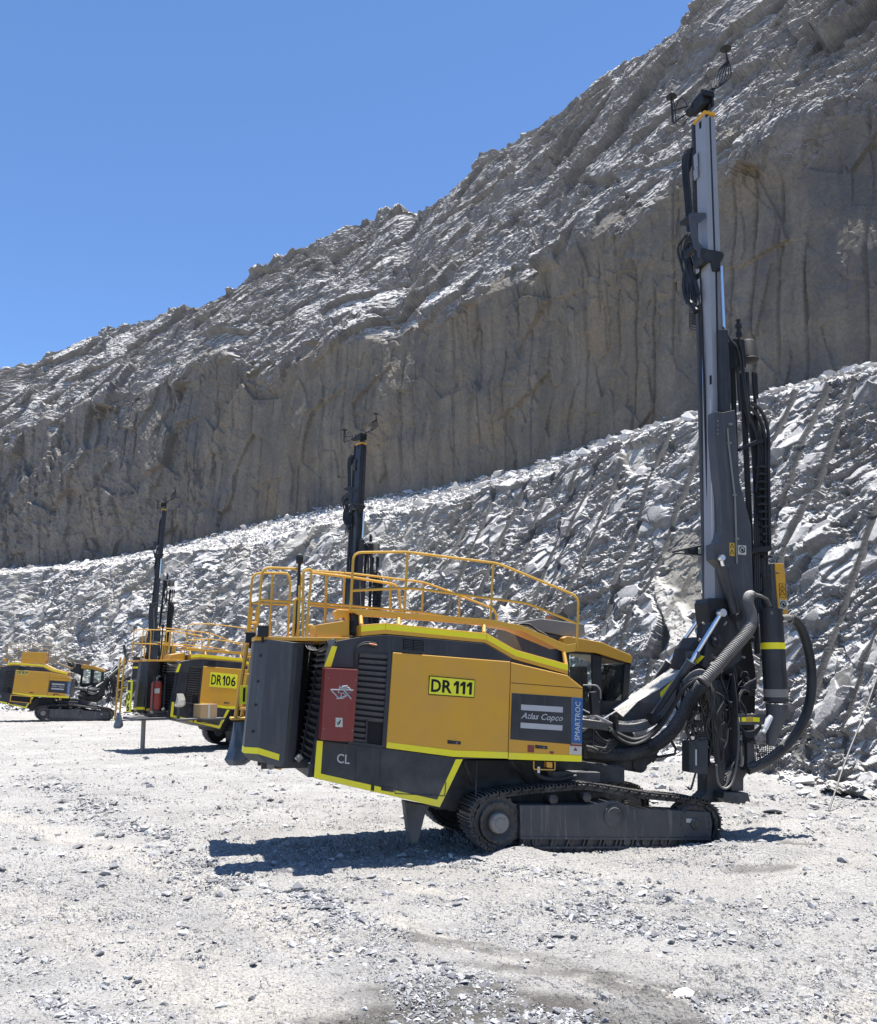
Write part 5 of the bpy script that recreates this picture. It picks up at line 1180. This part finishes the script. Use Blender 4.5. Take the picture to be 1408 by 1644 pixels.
    m = MB(); addp(m, [(1116.5, 1203), (1119, 1203), (1119, 1229), (1116.5, 1229)], -.505, -.5); m.build('gauge', 'whiteink', bx)
    m = MB()
    for k in range(9): m.tube(TP([(1100, 1196 + k * 4.8, -.502), (1112, 1196 + k * 4.8, -.502)]), .005, 4)
    m.build('cooling_rib', 'black', bx)
    prism('side_frame', [(1200, 1192), (1212, 1192), (1213, 1238), (1200, 1238)], -.3, .0, 'grey', rig, .008)
    prism('cross_bar', [(1212, 1190), (1232, 1189), (1232, 1194), (1212, 1195)], -.4, -.25, 'hub', rig, .004)
    m = MB(); m.tube(TP([(1189, 1180, -.45), (1190, 1213, -.45)]), .02, 8); m.tube(TP([(1191, 1213, -.45), (1191, 1225, -.45), (1189, 1230, -.45)]), .03, 7); m.build('hand_lever', 'hub', rig)
    # feet
    prism('mast_foot', [(1134, 1226), (1175, 1226), (1178, 1262), (1178, 1275), (1160, 1288), (1119, 1289), (1119, 1285), (1134, 1272)], .0, .25, 'dark', mast, .01)
    prism('mast_leg', [(1172, 1190), (1200, 1192), (1202, 1236), (1194, 1250), (1194, 1270), (1175, 1270), (1172, 1240)], -.15, .05, 'dark', mast, .01)
    prism('toothed_shoe', [(1163, 1272), (1201, 1273), (1205, 1288), (1200, 1283), (1196, 1291), (1192, 1286), (1187, 1292), (1182, 1286), (1177, 1291), (1172, 1285), (1167, 1289), (1161, 1282)], -.22, .05, 'grey', mast, .004)

# ------------------------------------------------------------------ the three machines
rig1 = build_rig()
def kids(o): return [c for c in bpy.data.objects if c.parent == o]
def stem(n): return n.split('.')[0]
def copy_tree(o, parent, skip=(), mats={}, seen=None):
    c = o.copy(); COL.objects.link(c); c.parent = parent
    if c.type == 'MESH' and c.data.materials:
        m = c.data.materials[0]
        if m in mats: c.material_slots[0].link = 'OBJECT'; c.material_slots[0].material = mats[m]
    for k in kids(o):
        if stem(k.name) in skip or k.name in skip: continue
        copy_tree(k, c, skip, mats)
    return c
SOURCE = rig1
near_children = list(kids(rig1)); XM = P0(1150, 900, -.75).x
def place(px, py, D, phi):
    """world origin of a machine whose door corner stands at that spot"""
    L = P(620, 1201, -1.25); v = ray(px, py); w = v / (v[1] * CP + v[2] * SP) * D
    c, s = math.cos(phi), math.sin(phi)
    return (w[0] - (c * L.x - s * L.y), w[1] - (s * L.x + c * L.y))
def plate(rig, txt, tl, tr, br, bl, mat='sign', bold=.025, frame=True):
    y = -1.266
    p = prism('number_plate', [tl, tr, br, bl], y, -1.26, mat, rig, .001)
    lerp = lambda a, b, t: (a[0] + (b[0] - a[0]) * t, a[1] + (b[1] - a[1]) * t)
    def q(u, v): return lerp(lerp(tl, tr, u), lerp(bl, br, u), v)
    plate_text(p, txt, lambda u, v: q(.05 + .92 * u, .15 + .7 * v), y - .004, 'ink', bold)
    if frame:
        m = MB(); m.tube(TP([(a[0], a[1], y - .001) for a in (q(.0, .0), q(1, 0), q(1, 1), q(0, 1), q(0, 0))]), .007, 4); m.build('plate_border', 'ink', p)
    return p
plate(rig1, 'DR111', (689.5, 1085.3), (762.5, 1092), (760.8, 1120), (688, 1114.8))

rig2 = thing('drill_rig', 'dusty drill rig with plate DR106 and a red tank at its rear, second closest', 'drill rig', (*place(320, 1131, 28.6, math.radians(37)), 0), math.radians(37), RIGS)
for k in near_children:
    if stem(k.name) in ('red_cabinet', 'number_plate', 'jack_spade', 'power_cable', 'work_lamp', 'ladder') or k.name == 'dust_collector': continue
    c = copy_tree(k, rig2, ('badge_bar', 'lettering'), {M['beam']: M['dark'], M['grey']: M['dark']})
    if stem(k.name) == 'dust_collector': c.location.y -= .25
    if stem(k.name) == 'mast': c.scale = (1.25, 1.25, .93); c.location.x += .4 - .25 * XM
plate(rig2, 'DR106', (660, 1070), (768, 1081), (766, 1136), (657, 1127), 'sign', .02, False)
T = P(541, 1029, -1.21); B = P(505, 1248, -1.21)
m = MB(); x0 = B.x - .95; zt, zb = 2.25, 1.2
m.tube([Vector((x0 + .62, -.75, z)) for z in (zb, zb + .02, zb + .06, zt - .1, zt - .03, zt)], 0, 18, True, [.08, .15, .17, .17, .13, .05]); tk = m.build('fire_tank', 'redtank', rig2)
m = MB(); m.box((x0 + .36, -1.0, zb - .08), (x0 + .9, -.5, zb)); m.tube([Vector((x0 + .45, -.98, zb)), Vector((x0 + .45, -.98, zt + .12)), Vector((x0 + .8, -.98, zt + .16)), Vector((x0 + .8, -.98, zb))], .025, 6); m.tube([Vector((x0 + .4, -.5, zb)), Vector((x0 + .4, -.5, zt + .2))], .04, 6); m.build('tank_cradle', 'black', rig2)
m = MB(); m.box((x0 + .5, -.93, 1.85), (x0 + .66, -.905, 2.0)); m.build('tank_label', 'paper', tk)
m = MB(); m.tube([Vector((x0 + .62, -.75, zt + .0)), Vector((x0 + .62, -.75, zt + .12)), Vector((x0 + .7, -.8, zt + .14))], .035, 8); m.build('valve', 'hub', tk)
m = MB(); m.tube([Vector((x0 + .35, -.55, -.05)), Vector((x0 + .33, -.55, 1.1))], .07, 12); m.build('jack_leg', 'hub', rig2)
m = MB(); m.box((x0 - .1, -1.2, 1.02), (x0 + 1.1, .2, 1.10)); m.build('rear_platform', 'grey', rig2, .01)
m = MB(); m.box((x0 - .03, -.22, 1.25), (x0 + .02, .14, 2.25)); bp = m.build('number_plate', 'sign', rig2, .002)
for i, ch in enumerate('106'):
    z = 2.2 - i * .33; text_q('plate_number', ch, Vector((x0 - .035, .10, z)), Vector((x0 - .035, -.18, z)), Vector((x0 - .035, .10, z - .27)), 0, 'ink', bp, .03)
la = MB()
for yy in (.55, 1.0):
    la.tube([Vector((x0 - .1, yy, .95)), Vector((x0 - .05, yy, 3.0))], .03, 6)
for i in range(7): la.tube([Vector((x0 - .1 + .05 * i / 6, .55, 1.05 + i * .3)), Vector((x0 - .1 + .05 * i / 6, 1.0, 1.05 + i * .3))], .022, 6)
la.build('ladder', 'rail', rig2)

rig3 = thing('drill_rig', 'smallest drill rig with plate DR109 and a plain yellow box on its roof, far left', 'drill rig', (*place(19, 1119, 46.5, math.radians(17)), 0), math.radians(17), RIGS)
for k in near_children:
    if stem(k.name) in ('red_cabinet', 'roof_box', 'jack_spade', 'power_cable', 'rear_basket_rail'): continue
    c = copy_tree(k, rig3, (), {M['rail']: M['railgrey'], M['beam']: M['dark'], M['grey']: M['dark']})
    if stem(k.name) == 'mast': c.scale = (1.2, 1.2, .97); c.location.x += 1.2 - .2 * XM
plate(rig3, 'DR109', (636, 1050), (704, 1054), (703, 1079), (635, 1075), 'signdull', .0, False)
prism('roof_cabinet', [(655, 935), (787, 942), (782, 1012), (650, 1003)], -1.15, .2, 'yellow', rig3, .01)
prism('side_locker', [(614, 1208), (735, 1216), (733, 1262), (610, 1252)], -1.3, -1.2, 'yellow', rig3, .006)
prism('locker_recess', [(621, 1213), (729, 1221), (727, 1257), (617, 1247)], -1.305, -1.29, 'void_black', rig3, .002)  # raised dark plate, painting in the shade of a locker opening

def in_rig(rig, v):
    c, s = math.cos(rig.rotation_euler.z), math.sin(rig.rotation_euler.z)
    return Vector((rig.location.x + c * v.x - s * v.y, rig.location.y + s * v.x + c * v.y, v.z + rig.location.z))
def cloth_bag(name, center, w, d, h, mat, label, cat, seed, taper=.35, rz=PHI):
    """a crumpled hanging sack, centre of its base given in world space"""
    r_ = random.Random(seed); n, k = 22, 14; vs = []; fs = []
    for i in range(k + 1):
        t = i / k; s = (1 - (1 - taper) * t ** 1.3) * (.55 + .45 * min(1, t * 8))
        for j in range(n):
            a = 2 * math.pi * j / n; f = 1 + .16 * math.sin(3 * a + seed + t * 2) * t + .07 * math.sin(7 * a + t * 5 + seed) + r_.uniform(-.03, .03)
            vs.append((math.cos(a) * w / 2 * s * f + .12 * w * math.sin(t * 3), math.sin(a) * d / 2 * s * f, h * t))
    fs = [(i * n + j, i * n + (j + 1) % n, (i + 1) * n + (j + 1) % n, (i + 1) * n + j) for i in range(k) for j in range(n)] + [tuple(range(n))[::-1], tuple(k * n + j for j in range(n))]
    m = MB(); m.add(vs, fs); o = m.build(name, mat); o.location = center; o.rotation_euler.z = rz
    return tag(o, label, cat)
b_ = in_rig(rig1, P(380, 1228, .9)); cloth_bag('hanging_bag', b_, .42, .4, .62, 'bag', 'blue-grey plastic sack hanging behind the closest rig, beside its dark upright casings', 'bag', 2)
b_ = in_rig(rig1, P(568, 1020, -.8)); cloth_bag('cloth_bundle', b_, .2, .22, .31, 'blackcloth', 'black crumpled cloth stuffed beside the yellow lamp on the closest rig roof', 'cloth', 5, .7)
pm = MB(); pm.tube([Vector((x0 + 1.12, -1.45, 1.04)), Vector((x0 + 1.12, -1.45, 1.75))], .05, 8); pm.build('post', 'grey', rig2)
b_ = in_rig(rig2, Vector((x0 + 1.12, -1.45, 1.42)))
cloth_bag('cloth_bundle', b_, .34, .3, .42, 'cloth', 'pale crumpled cloth hung over a post between red tank and DR106 door', 'cloth', 7, .55)
b_ = in_rig(rig2, Vector((x0 - .2, .35, .72))); cloth_bag('hanging_bag', b_, .3, .25, .5, 'bag', 'small teal sack hanging under the ladder of the DR106 rig', 'bag', 9)
pf = MB(); pf.box((x0 + 1.0, -1.72, 1.0), (x0 + 2.6, -1.25, 1.06)); pf.build('side_shelf', 'grey', rig2, .01)
bxm = MB(); bxm.box((-.32, -.2, 0), (.32, .2, .44)); box = bxm.build('cardboard_box', 'card', None, .012); box.location = in_rig(rig2, Vector((x0 + 2.0, -1.48, 1.062))); box.rotation_euler.z = math.radians(50)
tag(box, 'brown cardboard box on a ledge below the DR106 door', 'box')
tm = MB(); tm.box((-.035, -.203, .0), (.035, .203, .444)); tm.build('packing_tape', 'paper', box, .001)

# ------------------------------------------------------------------ stones
def hull_stone(r_, n=11, flat=.6):
    bm = bmesh.new()
    for _ in range(n):
        v = Vector((r_.gauss(0, 1), r_.gauss(0, 1), r_.gauss(0, 1))).normalized() * r_.uniform(.8, 1.1); v.z *= flat; v.x *= 1.2
        bm.verts.new(v)
    bmesh.ops.convex_hull(bm, input=bm.verts); 
    for v in [v for v in bm.verts if not v.link_faces]: bm.verts.remove(v)
    bm.verts.ensure_lookup_table(); bm.verts.index_update()
    V = np.array([v.co[:] for v in bm.verts]); Fc = np.array([[v.index for v in f.verts] for f in bm.faces]); bm.free(); return V, Fc
r_ = random.Random(5); BASES = [hull_stone(r_, 10 + i % 4, .45 + .08 * (i % 4)) for i in range(14)]
rn = np.random.default_rng(7)
def scatter(name, XYZ, size, tone, mat, sink=.25):
    Vs = []; Fs = []; Ts = []; off = 0; which = rn.integers(0, len(BASES), len(XYZ))
    for b, (V, Fc) in enumerate(BASES):
        I = np.where(which == b)[0]
        if not len(I): continue
        a = rn.uniform(0, 2 * math.pi, len(I)); c, s = np.cos(a), np.sin(a); t1 = rn.uniform(-.5, .5, len(I))
        sc = size[I][:, None, None] * rn.uniform(.75, 1.25, (len(I), 1, 3)); W = V[None] * sc
        z = W[..., 2] * np.cos(t1)[:, None] + W[..., 0] * np.sin(t1)[:, None]; x = W[..., 0] * np.cos(t1)[:, None] - W[..., 2] * np.sin(t1)[:, None]; y = W[..., 1]
        X = x * c[:, None] - y * s[:, None] + XYZ[I, 0][:, None]; Y = x * s[:, None] + y * c[:, None] + XYZ[I, 1][:, None]; Z = z + XYZ[I, 2][:, None] + (size[I] * sink)[:, None]
        Vs.append(np.stack([X, Y, Z], -1).reshape(-1, 3)); Fs.append((Fc[None] + (np.arange(len(I)) * len(V))[:, None, None] + off).reshape(-1, 3)); Ts.append(np.repeat(tone[I], len(V))); off += len(I) * len(V)
    return np_mesh(name, np.concatenate(Vs), np.concatenate(Fs), mat, {'tone': np.concatenate(Ts)})
def inv_ground(px, py):
    v = -(py - H0 / 2) / F; z = SP + v * CP; t = -CAMH / z; return px_to(px) * t, (CP - v * SP) * t
def px_to(px): return (px - W0 / 2) / F
# gravel: density falls with distance, clumped in drifts
N = 210000
py = 1115 + (1690 - 1115) * rn.beta(1.3, 1.15, N); px = rn.uniform(-60, 1470, N)
gx, gy = inv_ground(px, py)
cl = fbm(gx / .9, gy / .55, 401, 4) + .5 * fbm(gx / .25, gy / .2, 409, 2)
def near(px0, py0, rx, ry):
    g = ground_pt(px0, py0); return np.exp(-((gx - g[0]) / rx) ** 2 - ((gy - g[1]) / ry) ** 2)
boost = coarse_at(gx, gy); cre = cream_at(gx, gy)
keep = rn.uniform(0, 1, N) < np.clip((.22 + .9 * cl) * (1 - .8 * cre) + .9 * boost, .04, 1)
gx, gy, py, boost = gx[keep], gy[keep], py[keep], boost[keep]
gz = ground_h(gx, gy); D = np.hypot(gx, gy)
size = np.clip(.0052 * (1 + rn.pareto(2.7, len(gx)) * .9) * (1 + .8 * np.clip(boost, 0, 1)), .0048, .045) * np.clip(D / 8, .9, 2.4)
# nothing inside the track footprints
tone = np.clip(rn.beta(1.1, 1.7, len(gx)) - .12 * np.clip(boost, 0, 1), 0, 1)
tag(scatter('gravel', np.stack([gx, gy, gz], -1), size, tone, M['gravel']), 'loose angular grey gravel strewn over the pit floor', 'gravel', kind='stuff')
# rubble at the toe of the bench and on the berm
K = 5200
ti = rn.uniform(0, 1, K) ** .8; ii = (np.interp(ti * (ULEN[-200] - 8) + 8, ULEN, np.arange(len(ULEN)))).astype(int)
off = rn.exponential(.9, K); sx = TOE[ii, 0] - NIN[ii, 0] * (off - .6); sy = TOE[ii, 1] - NIN[ii, 1] * (off - .6)
sz = ground_h(sx, sy); s_ = np.clip(.03 * (1 + rn.pareto(1.9, K)) * np.exp(-off * .18), .03, .38)
tag(scatter('rubble', np.stack([sx, sy, sz], -1), s_, rn.beta(2.4, 1.4, K), M['gravel'], .2), 'broken grey rubble at the toe of the bench', 'rubble', kind='stuff')
K = 9000
ii = rn.integers(150, n - 60, K); f = rn.uniform(0, 1, K)
cx = crest[ii] + NIN[ii] * (BERM * f)[:, None]; cz = Zc[ii] + (Zb[ii] - Zc[ii]) * f + .05
s_ = np.clip(.05 * (1 + rn.pareto(2.2, K)), .05, .4)
tag(scatter('berm_rubble', np.stack([cx[:, 0], cx[:, 1], cz], -1), s_, rn.beta(2.2, 1.4, K), M['gravel'], .1), 'small rubble along the crest of the bench', 'rubble', kind='stuff')

def rock(px_, py_, wpx, label, seed, tone=.4, flat=.6, cat='rock'):
    g = ground_pt(px_, py_); D = np.hypot(g[0], g[1]); r = wpx / 2 / F * D
    V, Fc = hull_stone(random.Random(seed), 16, flat)
    z = float(ground_h(np.array([g[0]]), np.array([g[1]]))[0])
    o = np_mesh('rock', V * r, Fc, M['gravel'], {'tone': np.full(len(V), tone)}); o.location = (g[0], g[1], z + r * flat * .45)
    o.rotation_euler = (0, 0, seed * 1.3)
    tag(o, label, cat, 'single rocks on the pit floor')
for a in ((478, 1434, 20, 'dark upright rock on top of the gravel heap left of the rig shadow', 1, .02, .9), (294, 1500, 15, 'pale rounded rock alone on the cream ground at lower left', 2, .7, .6),
          (357, 1607, 20, 'flat grey rock near the bottom edge left of centre', 3, .45, .35), (68, 1307, 9, 'small dark rock in the far left gravel below the DR106 rig', 4, .2, .6),
          (1240, 1306, 28, 'largest grey rock behind the front end of the tracks, left of the hanging cord', 5, .3, .5), (1062, 1267, 22, 'pale rock showing between the tracks and the rig foot', 6, .6, .6),
          (1312, 1447, 12, 'dark rock on the right, well right of the track end', 8, .15, .5), (1158, 1599, 16, 'dark rock with a pale top at the lower right', 9, .1, .6),
          (1100, 1596, 34, 'broad pale slab of rock at the lower right beside a dark rock', 10, .95, .3), (1255, 1515, 22, 'long dark rock lying alone at right, above the bottom corner', 11, .15, .4),
          (1235, 1277, 16, 'grey rock just right of the toothed foot of the tall mast', 12, .3, .5), (1092, 1255, 12, 'small dark rock left of the tall mast foot', 13, .2, .5)):
    rock(*a)
# cord hanging down the bench face at right
bp_ = BV.reshape(-1, 3); bpx, bpy_ = project(bp_[:, 0], np.maximum(bp_[:, 1], 1), bp_[:, 2])
def on_bench(px_, py_, out=.08):
    d = np.hypot(bpx - px_, bpy_ - py_) + 1e3 * (bp_[:, 1] < 8); I = np.where(d < 5)[0]
    if not len(I): I = np.array([np.argmin(d)])
    i = I[np.argmin(bp_[I, 1])]; v = Vector(bp_[i]); return v - Vector((0, 1, 0)) * out
g = ground_pt(1341, 1302); qa = on_bench(1404, 925, .8); qb = Vector((g[0], g[1], 0))
q = [qa.lerp(qb, t) + Vector((.12 * math.sin(t * 5), 0, -.25 * math.sin(math.pi * t))) for t in (0, .2, .4, .6, .8, 1)]
m = MB(); m.tube(smoothp(q, 8), .018, 7); cd = m.build('cord', 'track'); tag(cd, 'thin grey cord hanging down the rock face to the ground, right of the tall mast', 'cord')
